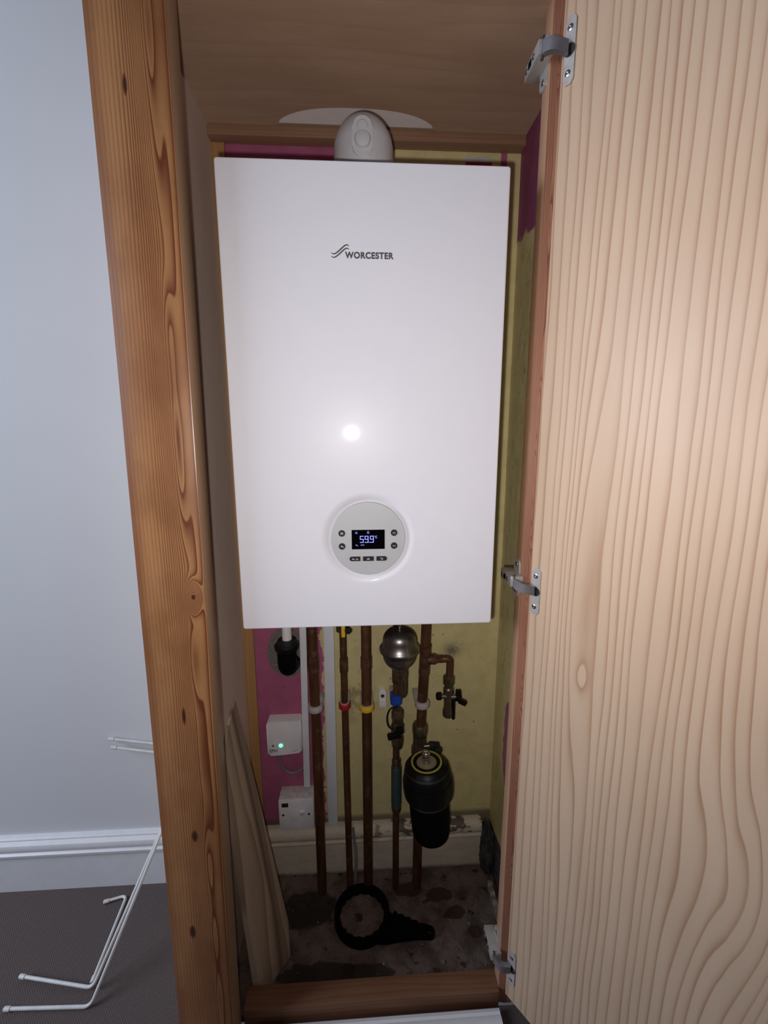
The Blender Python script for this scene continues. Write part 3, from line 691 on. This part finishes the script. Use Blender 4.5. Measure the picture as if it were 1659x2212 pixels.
bm = bmesh.new(); tube(bm, smooth([(0.268, -0.088, 0.527), (0.250, -0.092, 0.524), (0.243, -0.094, 0.505), (0.247, -0.094, 0.482), (0.262, -0.094, 0.474), (0.282, -0.092, 0.482)], 6), 0.0017, 8); T(fv, 'cap_strap', bm, M['black'])
bm = bmesh.new(); obox(bm, (0.259, -0.104, 0.466), (1, 0, 0.22), (0, 1, 0), (-0.22, 0, 1), 0.0155, 0.005, 0.0065, 0.0015); obox(bm, (0.272, -0.100, 0.476), (1, 0, 0.3), (0, 1, 0), (-0.3, 0, 1), 0.008, 0.005, 0.007, 0.001); T(fv, 'valve_lever', bm, M['black'])
bm = bmesh.new(); lathe(bm, (0.2675, PY - 0.001, 0.232), (0, 0, 1), [(0.0085, 0), (0.0115, 0.006), (0.0115, 0.0195), (0.0125, 0.020), (0.0125, 0.118), (0.0112, 0.119)], 24); T(p4, 'sleeve', bm, M['teal'], 'dark teal sleeve')
bm = bmesh.new(); lathe(bm, (0.2675, PY - 0.001, 0.351), (0, 0, 1), [(0.0116, 0), (0.0116, 0.004), (0.0100, 0.005), (0.0110, 0.018), (0.0080, 0.024)], 24); T(p4, 'sleeve_nut', bm, M['brass'])
bm = bmesh.new(); lathe(bm, (0.2675, PY - 0.001, 0.222), (0, 0, 1), [(0.0078, 0), (0.0105, 0.005), (0.0118, 0.012), (0.0118, 0.0215), (0.0110, 0.022)], 24); T(p4, 'sleeve_nut', bm, M['fitting'])
p5 = pipe_thing('thick copper pipe with a side branch, rightmost under the boiler')
T(p5, 'tube', tube(bmesh.new(), [(0.337, PY, TOP), (0.3335, PY, 0.66), (0.327, PY, 0.50), (0.3235, PY, 0.40), (0.3205, PY, 0.0)], 0.0114, 28), M['copper'])
T(p5, 'tee', tube(bmesh.new(), [(0.3345, PY, 0.665), (0.3310, PY, 0.592)], 0.0128, 28), M['fitting'])
T(p5, 'branch', lathe(bmesh.new(), (0.338, PY, 0.628), (1, 0, -0.02), [(0.0125, 0), (0.0125, 0.018), (0.0092, 0.024), (0.0092, 0.034), (0.0080, 0.035)], 24), M['fitting'])
T(p5, 'branch_elbow', tube(bmesh.new(), fillet([(0.372, PY, 0.627), (0.3915, PY, 0.627), (0.3905, PY, 0.570)], 0.017, 8), 0.0084, 20), M['copper'])
dv = T(p5, 'drain_valve', lathe(bmesh.new(), (0.3895, PY, 0.482), (0, 0, 1), [(0.008, -0.004), (0.0125, 0.0), (0.0130, 0.015), (0.0105, 0.022), (0.0105, 0.055), (0.0125, 0.060), (0.0125, 0.070), (0.0095, 0.074), (0.0115, 0.080), (0.0135, 0.084), (0.0135, 0.100), (0.010, 0.103)], 16), M['brass'])
T(dv, 'outlet', cyl(bmesh.new(), (0.384, PY - 0.004, 0.535), (0.370, PY - 0.004, 0.535), 0.006, 16), M['chrome'])
T(dv, 'outlet_cap', cyl(bmesh.new(), (0.371, PY - 0.004, 0.535), (0.361, PY - 0.005, 0.536), 0.0088, 20, 0.001), M['black'])
T(dv, 'spindle', cyl(bmesh.new(), (0.395, PY - 0.004, 0.533), (0.408, PY - 0.005, 0.533), 0.0055, 16), M['chrome'])
bm = bmesh.new(); cyl(bm, (0.405, PY - 0.005, 0.533), (0.417, PY - 0.005, 0.530), 0.0095, 16, 0.001); obox(bm, (0.4115, PY - 0.006, 0.544), (1, 0, 0), (0, 1, 0), (0, 0, 1), 0.006, 0.005, 0.006, 0.001)
obox(bm, (0.4215, PY - 0.008, 0.521), (1, 0, -0.55), (0, 1, 0), (0.55, 0, 1), 0.0095, 0.005, 0.006, 0.0015); T(dv, 'valve_handle', bm, M['black'])
T(dv, 'bracket', B(0.3975, 0.4045, PY - 0.010, PY + 0.004, 0.476, 0.532, bev=0.002), M['black'])
bm = bmesh.new(); lathe(bm, (0.3235, PY, 0.438), (0, 0, 1), [(0.0115, -0.004), (0.0175, 0.0), (0.0185, 0.006), (0.0185, 0.020), (0.016, 0.025), (0.0125, 0.026)], 24)
T(p5, 'compression_nut', bm, M['brass'])
bm = bmesh.new(); lathe(bm, (0.3225, PY - 0.004, 0.375), (0, 0, 1), [(0.0140, 0), (0.0200, 0.012), (0.0200, 0.028), (0.0160, 0.036), (0.0160, 0.060)], 24)
cyl(bm, (0.3225, PY - 0.006, 0.398), (0.327, -0.105, 0.398), 0.013, 20); cyl(bm, (0.332, PY - 0.012, 0.412), (0.345, PY - 0.014, 0.414), 0.0065, 14)
vb = T(p5, 'filter_valve', bm, M['brass'])
bm = bmesh.new(); obox(bm, (0.355, PY - 0.014, 0.4125), (1, 0, -0.12), (0, 1, 0), (0.12, 0, 1), 0.0125, 0.006, 0.0085, 0.002); obox(bm, (0.364, PY - 0.016, 0.402), (1, 0, -0.3), (0, 1, 0), (0.3, 0, 1), 0.009, 0.006, 0.008, 0.002)
T(vb, 'valve_handle', bm, M['blackdustglint'])

# expansion vessel
EV = thing('expansion_vessel', 'small round brushed steel expansion vessel hanging beneath the boiler', 'vessel', (0.2685, -0.1190, 0.648))
bm = bmesh.new(); R0 = 0.0358
prof = [(0, -0.036)] + [(R0 * math.sin(math.radians(a)), -0.004 - 0.034 * math.cos(math.radians(a))) for a in range(12, 86, 8)] + \
       [(R0 + 0.0005, 0.0), (0.0420, 0.0035), (0.0432, 0.0075), (0.0432, 0.010), (0.0415, 0.013), (R0 + 0.001, 0.019)] + \
       [(R0 * math.sin(math.radians(a)) ** 0.75, 0.027 + 0.027 * math.cos(math.radians(a)) ** 0.9) for a in range(86, 4, -6)] + [(0, 0.0545)]
lathe(bm, (0.0, 0, 0.030), (0, 0, 1), prof, 48)
o = link('shell', bm, M['steel'], EV, 60)
bm = bmesh.new(); lathe(bm, (0, 0, 0.026), (0, 0, 1), [(0.0432, 0.0), (0.0445, 0.0015), (0.0448, 0.004), (0.0445, 0.0065), (0.0432, 0.008), (0.0420, 0.008), (0.0420, 0)], 64)
bm2 = bmesh.new(); lathe(bm2, (0.001, 0.0, -0.012), (0, 0, 1), [(0.009, 0), (0.011, 0.002), (0.011, 0.014), (0.008, 0.018)], 8); link('collar', bm2, M['brass'], EV)
bm.free()
bm = bmesh.new(); cyl(bm, (0.0, 0.0, 0.085), (0.0, 0.0, 0.104), 0.0035, 12); link('valve_stem', bm, M['chrome'], EV)

# magnetic filter
FT = thing('magnetic_filter', 'black canister filter with a yellow ring label on its head', 'filter', (0.3455, -0.1325, 0.192))
tilt = Matrix.Rotation(math.radians(-4.2), 4, 'Y')
def F(name, prof, mat, n=48, label=None, parent=None, off=(0, 0, 0), sharp=40):
    bm = bmesh.new(); lathe(bm, off, (0, 0, 1), prof, n)
    bmesh.ops.transform(bm, matrix=tilt, verts=bm.verts)
    o = link(name, bm, mat, parent or FT, sharp)
    if label: o['label'] = label
    return o
F('canister', [(0, 0.028), (0.018, 0.029), (0.032, 0.034), (0.040, 0.043), (0.0430, 0.055), (0.0445, 0.09), (0.0455, 0.143)], M['blackmatt'])
F('locking_collar', [(0.0455, 0.139), (0.0485, 0.140), (0.0492, 0.143), (0.0492, 0.150), (0.0552, 0.153), (0.0565, 0.166), (0.0562, 0.184), (0.0540, 0.192), (0.046, 0.193)], M['black'])
hd = F('head', [(0.0500, 0.190), (0.0530, 0.193), (0.0520, 0.204), (0.0470, 0.218), (0.0390, 0.2265), (0.0365, 0.2280), (0.0225, 0.2285), (0.0225, 0.2255), (0, 0.2255)], M['black'])
F('ring_label', [(0.0303, 0.2280), (0.0345, 0.2282), (0.0345, 0.2290), (0.0303, 0.2290), (0.0303, 0.2280)], M['label'], 64, 'yellow ring label', hd)
F('recess', [(0.0222, 0.2256), (0.0222, 0.2275), (0, 0.2275)], M['beige'], 40, parent=hd)
F('bleed_screw', [(0.0092, 0.2265), (0.0092, 0.2400), (0.0078, 0.2410), (0.0078, 0.2450), (0.0095, 0.2460), (0.0095, 0.2530), (0.0075, 0.2550), (0.0040, 0.2550), (0.0036, 0.2510), (0, 0.2510)], M['chrome'], 24, 'bright bleed screw', hd)
F('collar_rim', [(0.0485, 0.1440), (0.0502, 0.1448), (0.0502, 0.1462), (0.0485, 0.1470), (0.0485, 0.1440)], plain('black_edge_highlight', (0.045, 0.044, 0.043), 0.4), 64)  # paler edge colour paints in the collar's highlight line
F('head_rim', [(0.0470, 0.2150), (0.0492, 0.2140), (0.0496, 0.2152), (0.0474, 0.2185), (0.0470, 0.2150)], M['blackdustglint'], 64)  # rim's lighter black imitates a highlight along the shoulder
bm = bmesh.new()
for k in range(16):
    a = 2 * PI * k / 16 + 0.2; c_ = Vector((0.0492 * math.cos(a), 0.0492 * math.sin(a), 0.1485)); d = Vector((math.cos(a), math.sin(a), 0))
    obox(bm, c_, d, d.cross(Vector((0, 0, 1))), (0, 0, 1), 0.0012, 0.0018, 0.0018)
bmesh.ops.transform(bm, matrix=tilt, verts=bm.verts); link('collar_lugs', bm, plain('paler_black', (0.07, 0.068, 0.066), 0.5), FT)  # lugs coloured paler than the collar

# condensate trap
CT = thing('condensate_waste', 'white waste pipe dropping into a black elbow in the pink wall', 'waste pipe', (0.020, -0.060, 0.60))
def q(p): return (p[0] - 0.020, p[1] + 0.060, p[2] - 0.60)
bm = bmesh.new(); cyl(bm, q((0.021, -0.062, 0.684)), q((0.022, -0.062, 0.8325)), 0.0107, 24); link('waste_pipe', bm, M['whiteplastic'], CT)
bm = bmesh.new(); tube(bm, fillet([q((0.019, -0.062, 0.672)), q((0.019, -0.062, 0.618)), q((0.019, -0.0006, 0.596))], 0.022, 10), 0.0212, 28); link('elbow', bm, M['blackmatt'], CT, 60)
bm = bmesh.new(); lathe(bm, q((0.0195, -0.062, 0.661)), (0, 0, 1), [(0.0212, 0), (0.0262, 0.003), (0.0272, 0.012), (0.0255, 0.014), (0.0255, 0.010), (0.0235, 0.0095)], 36); link('socket', bm, M['black'], CT)
bm = bmesh.new(); lathe(bm, q((0.0200, -0.062, 0.674)), (0, 0, 1), [(0.0250, 0), (0.0250, 0.003), (0.0205, 0.004), (0.0200, 0.012), (0.0120, 0.013)], 36); link('seal', bm, M['blackdustglint'], CT)

# pipe clips
def clip(x, zc, r, matb, label, liner=True):
    g_ = thing('pipe_clip', label, 'pipe clip', (x, PY, zc), 'pipe clips on the cupboard back wall')
    bm = bmesh.new(); lathe(bm, (0, 0, -0.0055), (0, 0, 1), [(r, 0), (r + 0.0050, 0.0), (r + 0.0057, 0.001), (r + 0.0057, 0.0120), (r + 0.005, 0.0130), (r, 0.0130), (r, 0)], 32); link('band', bm, matb, g_)
    bm = bmesh.new()
    lathe(bm, (0, 0, -0.005), (0, 0, 1), [(r, 0), (r + 0.003, 0.0), (r + 0.003, 0.0140), (r, 0.0140), (r, 0)], 32)
    box(bm, -r - 0.004, r + 0.004, r * 0.8, -PY - 0.0005, -0.0070, 0.0035, bev=0.002)
    link('saddle', bm, M['clip'], g_)
    return g_
clip(0.0790, 0.515, 0.0116, M['clip'], 'white plastic clip round the leftmost thick pipe')
clip(0.1465, 0.518, 0.0079, M['red'], 'red plastic pipe clip')
clip(0.1975, 0.512, 0.0116, M['yellow'], 'yellow plastic pipe clip')
cb = clip(0.2665, 0.524, 0.0079, M['blue'], 'blue plastic pipe clip')
bm = bmesh.new(); lathe(bm, (0, 0, 0.004), (0, 0, 1), [(0.0079, 0), (0.0145, 0.0), (0.0145, 0.016), (0.0079, 0.016), (0.0079, 0)], 24); link('upper_band', bm, M['blue'], cb)
clip(0.3275, 0.515, 0.0116, M['clip'], 'white plastic clip round the rightmost thick pipe')
sc = thing('pipe_clip', 'empty white pipe clip screwed to the yellow wall', 'pipe clip', (0.2375, 0.0, 0.500), 'pipe clips on the cupboard back wall')
bm = bmesh.new(); P = []
for cz, a0, rr_ in ((0.011, 0, 0.0110), (-0.013, 180, 0.0085)):
    for k in range(9): a = math.radians(a0 + 180 * k / 8); P.append((rr_ * math.cos(a), cz + rr_ * math.sin(a)))
prism(bm, P, -0.0125, -0.0005); bmesh.ops.bevel(bm, geom=[e for e in bm.edges if e.verts[0].co.y < -0.01 and e.verts[1].co.y < -0.01], offset=0.003, segments=2, profile=0.5, affect='EDGES')
box(bm, -0.0095, 0.0095, -0.020, -0.010, -0.021, -0.008, bev=0.0015); link('body', bm, M['whiteplastic'], sc)
link('screw', lathe(bmesh.new(), (0, -0.0127, 0.006), (0, -1, 0), [(0.0045, 0), (0.0045, 0.0006), (0.002, 0.0012), (0, 0.0006)], 14), M['brass'], sc)

# trunking, spur, receiver, cable
t1 = link('cable_trunking', obox(bmesh.new(), (0.0510, -0.0085, 0.830), (1, 0, 0), (0, 1, 0), (0.0085, 0, 1), 0.0078, 0.0080, 0.567, 0.001), M['trunking'])
tag(t1, 'narrow white trunking on the pink wall above the fused switch', 'trunking', 'white cable trunkings')
t2 = link('cable_trunking', obox(bmesh.new(), (0.1105, -0.0085, 0.775), (1, 0, 0), (0, 1, 0), (0.003, 0, 1), 0.0122, 0.0080, 0.630, 0.001), M['trunking'])
tag(t2, 'wide white trunking between the pink and yellow paint', 'trunking', 'white cable trunkings')
SB = thing('fused_switch', 'white fused switch box low on the pink wall', 'switch', (0.022, 0.0, 0.213))
link('back_box', B(-0.0425, 0.0425, -0.037, -0.0005, -0.0425, 0.0425, bev=0.002), M['dustyplastic'], SB)
fp = link('face_plate', B(-0.043, 0.043, -0.046, -0.0375, -0.043, 0.043, bev=0.0022), M['whiteplastic'], SB)
fy = -0.0462
link('neon_lens', B(-0.035, -0.019, fy - 0.0006, fy, 0.0235, 0.0345, bev=0.0002), M['darkred'], fp)
for x in (-0.0325, 0.0305): link('screw', lathe(bmesh.new(), (x, fy, 0.001), (0, -1, 0), [(0.0030, 0), (0.0028, 0.0006), (0.0010, 0.0006), (0, 0.0001)], 14), M['blackdustglint'], fp)
bm = bmesh.new(); prism(bm, [(fy, 0.012), (fy - 0.0040, 0.010), (fy - 0.0005, -0.004), (fy, -0.004)], 0.008, 0.0195, 'x'); link('rocker_switch', bm, M['whiteplastic'], fp)
link('fuse_carrier', B(-0.014, 0.004, fy - 0.0008, fy, -0.016, 0.016, bev=0.0003), M['whiteplastic'], fp)
RC = thing('wireless_receiver', 'white receiver box with a lit green indicator on the pink wall', 'receiver', (-0.002, 0.0, 0.413))
bm = bmesh.new(); P = []
for (cx, cz, a0) in ((0.0345, 0.038, 0), (-0.0345, 0.038, 90), (-0.0345, -0.0385, 180)):
    for k in range(7): a = math.radians(a0 + 90 * k / 6); P.append((cx + 0.007 * math.cos(a), cz + 0.007 * math.sin(a)))
for k in range(1, 8): t = k / 8; P.append((-0.0345 + 0.069 * t, -0.0455 + 0.0050 * t ** 1.5))
for k in range(7): a = math.radians(270 + 90 * k / 6); P.append((0.0345 + 0.007 * math.cos(a), -0.0335 + 0.007 * math.sin(a)))
prism(bm, P, -0.0305, -0.0005)
bmesh.ops.bevel(bm, geom=[e for e in bm.edges if e.verts[0].co.y < -0.03 and e.verts[1].co.y < -0.03], offset=0.0045, segments=4, profile=0.5, affect='EDGES')
rc = link('casing', bm, M['whiteplastic'], RC, 60)
ry = -0.0307
link('indicator_light', lathe(bmesh.new(), (-0.009, ry, -0.018), (0, -1, 0), [(0.0045, 0), (0.0045, 0.0006), (0.003, 0.0012), (0, 0.0014)], 18), M['led'], rc).update_tag()
bpy.data.objects['indicator_light']['label'] = 'glowing green light'
link('push_button', lathe(bmesh.new(), (-0.0275, ry, -0.018), (0, -1, 0), [(0.0032, 0), (0.0030, 0.0008), (0, 0.0010)], 18), M['cable'], rc)
bm = bmesh.new(); ribbon(bm, [(-0.0205, -0.0195), (-0.0190, -0.0165), (-0.0175, -0.0195)], 0.0005, ry - 0.0002, ry + 0.0003); ribbon(bm, [(0.001, -0.0195), (0.0025, -0.0165), (0.004, -0.0195)], 0.0005, ry - 0.0002, ry + 0.0003); link('symbol', bm, M['text'], rc)
bm = bmesh.new(); text_bm(bm, 'EPH', -0.0272, -0.0318, 0.0180, 0.0090, ry - 0.0001, 0.0003, 0.02); link('lettering', bm, M['text'], rc)
bm = bmesh.new(); tube(bm, smooth([(0.0425, ry + 0.004, -0.024), (0.030, ry + 0.0002, -0.031), (0.018, ry + 0.0002, -0.0365), (0.008, ry + 0.002, -0.0400)], 4), 0.0004, 6); link('seam', bm, M['text'], rc)
bm = bmesh.new(); tube(bm, smooth([(-0.020, -0.015, 0.372), (-0.019, -0.012, 0.345), (-0.013, -0.009, 0.318), (0.001, -0.008, 0.301), (0.019, -0.008, 0.300), (0.034, -0.008, 0.310), (0.0425, -0.008, 0.320)], 6), 0.0034, 12)
tag(link('cable', bm, M['cable']), 'grey cable looping from the receiver into the trunking', 'cable')
bm = bmesh.new(); tube(bm, smooth([(0.160, -0.0300, 0.150), (0.163, -0.036, 0.12), (0.167, -0.046, 0.08), (0.1655, -0.050, 0.04), (0.163, -0.052, 0.001)], 6), 0.0036, 10)
tag(link('cable', bm, M['cable']), 'short grey cable behind the pipe in the red clip, at the skirting', 'cable')
# red and white label behind the top of the boiler
ST = thing('wall_sticker', 'red and white sticker on the yellow wall behind the boiler top', 'sticker', (0.436, 0.0, 1.645))
link('red_half', B(-0.027, 0.027, -0.0006, -0.0001, -0.055, 0.0345), M['red'], ST); link('white_half', B(-0.027, 0.027, -0.0006, -0.0001, 0.0346, 0.0425), M['stickerw'], ST)

# ------------------------------------------------------------------ on the floor of the cupboard
# plank leaning on the side panel
bm = bmesh.new()
top_b = Vector((-0.0910, -0.112, 0.575)); top_f = Vector((-0.0910, -0.190, 0.530)); bot_b = Vector((0.018, -0.150, 0.003)); bot_f = Vector((-0.012, -0.268, 0.003))
top_b = Vector((-0.0910, -0.108, 0.572)); 
n_ = (bot_b - top_b).cross(top_f - top_b).normalized()
if n_.x > 0: n_ = -n_
th = 0.010
A = [top_b, top_f, Vector((-0.085, -0.24, 0.50)), Vector((-0.040, -0.262, 0.003)), bot_b]
A = [top_b, Vector((-0.0910, -0.165, 0.545)), Vector((-0.0910, -0.215, 0.500)), Vector((-0.030, -0.2665, 0.002)), Vector((0.018, -0.198, 0.002)), Vector((0.012, -0.170, 0.06))]
top_s = [p + Vector((0.004, 0, 0)) for p in A]; back = [p + Vector((-0.0035, 0, 0)) + n_ * 0 for p in A]
back = [Vector((max(p.x - 0.009, XL + 0.0005), p.y, p.z)) for p in A]
va = [bm.verts.new(p) for p in top_s]; vb = [bm.verts.new(p) for p in back]
for i in range(len(va)): bm.faces.new((va[i], va[(i + 1) % len(va)], vb[(i + 1) % len(va)], vb[i]))
bm.faces.new(va); bm.faces.new(vb[::-1])
bmesh.ops.triangulate(bm, faces=[f for f in bm.faces if len(f.verts) > 4])
tag(link('plank', bm, M['plank'], sharp=25), 'greyish pine plank leaning against the left side inside the cupboard', 'plank')
# filter wrench
WR = thing('filter_wrench', 'black ring spanner lying on the dirty cupboard floor', 'spanner', (0.181, -0.130, 0.003))
bm = bmesh.new(); N = 72; prev = None; rings = []
for k in range(N):
    a = 2 * PI * k / N; d = Vector((math.cos(a), math.sin(a), 0)); ro = 0.0655; ri = 0.0545 - (0.0022 if k % 4 < 2 else 0)
    rings.append([bm.verts.new(d * ri), bm.verts.new(d * ro), bm.verts.new(d * ro + Vector((0, 0, 0.019))), bm.verts.new(d * ri + Vector((0, 0, 0.019)))])
for k in range(N):
    A_, B_ = rings[k], rings[(k + 1) % N]
    for i in range(4): bm.faces.new((A_[i], A_[(i + 1) % 4], B_[(i + 1) % 4], B_[i]))
link('jaw_ring', bm, M['blackmatt'], WR)
hx = Vector((0.345 - 0.181, -0.177 + 0.130, 0)).normalized(); hy = Vector((-hx.y, hx.x, 0))
up_e = [(0.058, 0.024), (0.070, 0.016)]
for k in range(9): x = 0.074 + k * 0.0085; up_e += [(x, 0.0245 - k * 0.0014 - (0.003 if k % 2 else 0)), (x + 0.004, 0.0245 - k * 0.0014 - (0.003 if k % 2 else 0))]
tipc, tr = 0.161, 0.0125
poly = up_e + [(tipc + tr * math.cos(math.radians(a)), tr * math.sin(math.radians(a))) for a in range(75, -76, -15)] + [(0.140, -0.0165), (0.100, -0.030), (0.070, -0.042), (0.046, -0.047), (0.060, -0.01)]
hole = [(tipc + 0.0056 * math.cos(2 * PI * k / 12), 0.0056 * math.sin(2 * PI * k / 12)) for k in range(12)]
bm = bmesh.new()
cu = bpy.data.curves.new('w', 'CURVE'); cu.dimensions = '2D'; cu.fill_mode = 'BOTH'; cu.extrude = 0.0045
for pl_ in (poly, hole):
    sp_ = cu.splines.new('POLY'); sp_.points.add(len(pl_) - 1); sp_.use_cyclic_u = True
    for i, (x, y) in enumerate(pl_):
        p = hx * x + hy * y; sp_.points[i].co = (p.x, p.y, 0, 1)
co_ = bpy.data.objects.new('w', cu); COL.objects.link(co_); bpy.context.view_layer.update()
me = bpy.data.meshes.new_from_object(co_.evaluated_get(bpy.context.evaluated_depsgraph_get())); bm.from_mesh(me)
for v in bm.verts: v.co.z += 0.0055
bpy.data.objects.remove(co_); bpy.data.curves.remove(cu); bpy.data.meshes.remove(me)
link('handle', bm, M['blackmatt'], WR)
# crumbs: too many to count
bm = bmesh.new()
for k in range(60):
    x = random.uniform(-0.02, 0.50); y = random.uniform(-0.26, -0.03); r = random.choice([0.0012, 0.0016, 0.002, 0.003, 0.0045 if k % 9 == 0 else 0.001])
    m_ = Matrix.Translation((x, y, r * 0.5 + 0.001)) @ Matrix.Rotation(random.uniform(0, 6), 4, 'Z') @ Matrix.Diagonal((1.4, 0.9, 0.5, 1))
    bmesh.ops.create_icosphere(bm, subdivisions=1, radius=r, matrix=m_)
tag(link('plaster_crumbs', bm, M['crumb'], sharp=20), 'pale plaster crumbs scattered over the cupboard floor', 'rubble', kind='stuff')
bm = bmesh.new(); pts_ = []
for k in range(13): pts_.append((-0.060 - 0.11 * k / 12, 0.030 + 0.004 * math.sin(k * 2.1) - 0.001 * k))
prism(bm, [(-0.075, 0.001), *[(y_ * 0.72 - 0.030, z_ * 0.62) for y_, z_ in pts_], (-0.155, 0.001)], 0.499, 0.511, 'x')
tag(link('wood_strip', bm, M['cream']), 'chipped cream painted strip at the foot of the right side wall', 'wood strip')
# white moulding lying along the foot of the sill
bm = bmesh.new(); prism(bm, [(-0.352, 0.001), (-0.3165, 0.001), (-0.3165, 0.014), (-0.322, 0.0155), (-0.326, 0.0135), (-0.330, 0.0155), (-0.345, 0.0150), (-0.352, 0.012)], -0.02, 0.452, 'x')
tag(link('white_moulding', bm, M['gloss']), 'white moulded strip lying along the foot of the sill', 'moulding')

# ------------------------------------------------------------------ bent white rods against the room wall
def rod(pts, label, r=0.0033):
    t = thing('bent_rod', label, 'rod', pts[0], 'bent white rods leaning on the wall')
    o_ = Vector(pts[0]); L_ = [Vector(p) - o_ for p in pts]
    link('shaft', tube(bmesh.new(), fillet(L_, 0.014, 6), r, 12), M['rod'], t, 60)
    for a, b in ((L_[0], L_[1]), (L_[-1], L_[-2])):
        d = (b - a).normalized(); link('end_cap', cyl(bmesh.new(), a - d * 0.002, a + d * 0.011, r * 1.35, 12, 0.0008), M['rod'], t)
rod([(-0.535, -0.256, 0.005), (-0.366, -0.262, 0.005), (-0.222, -0.008, 0.380), (-0.424, -0.007, 0.414)], 'bent white rod whose foot reaches nearest, at the bottom left of the carpet')
rod([(-0.540, -0.207, 0.012), (-0.376, -0.236, 0.012), (-0.226, -0.020, 0.366), (-0.413, -0.019, 0.400)], 'bent white rod with its foot just behind the nearest one')
rod([(-0.452, -0.060, 0.006), (-0.405, -0.047, 0.006), (-0.386, -0.222, 0.006)], 'shorter bent white rod whose small hook points back towards the skirting')
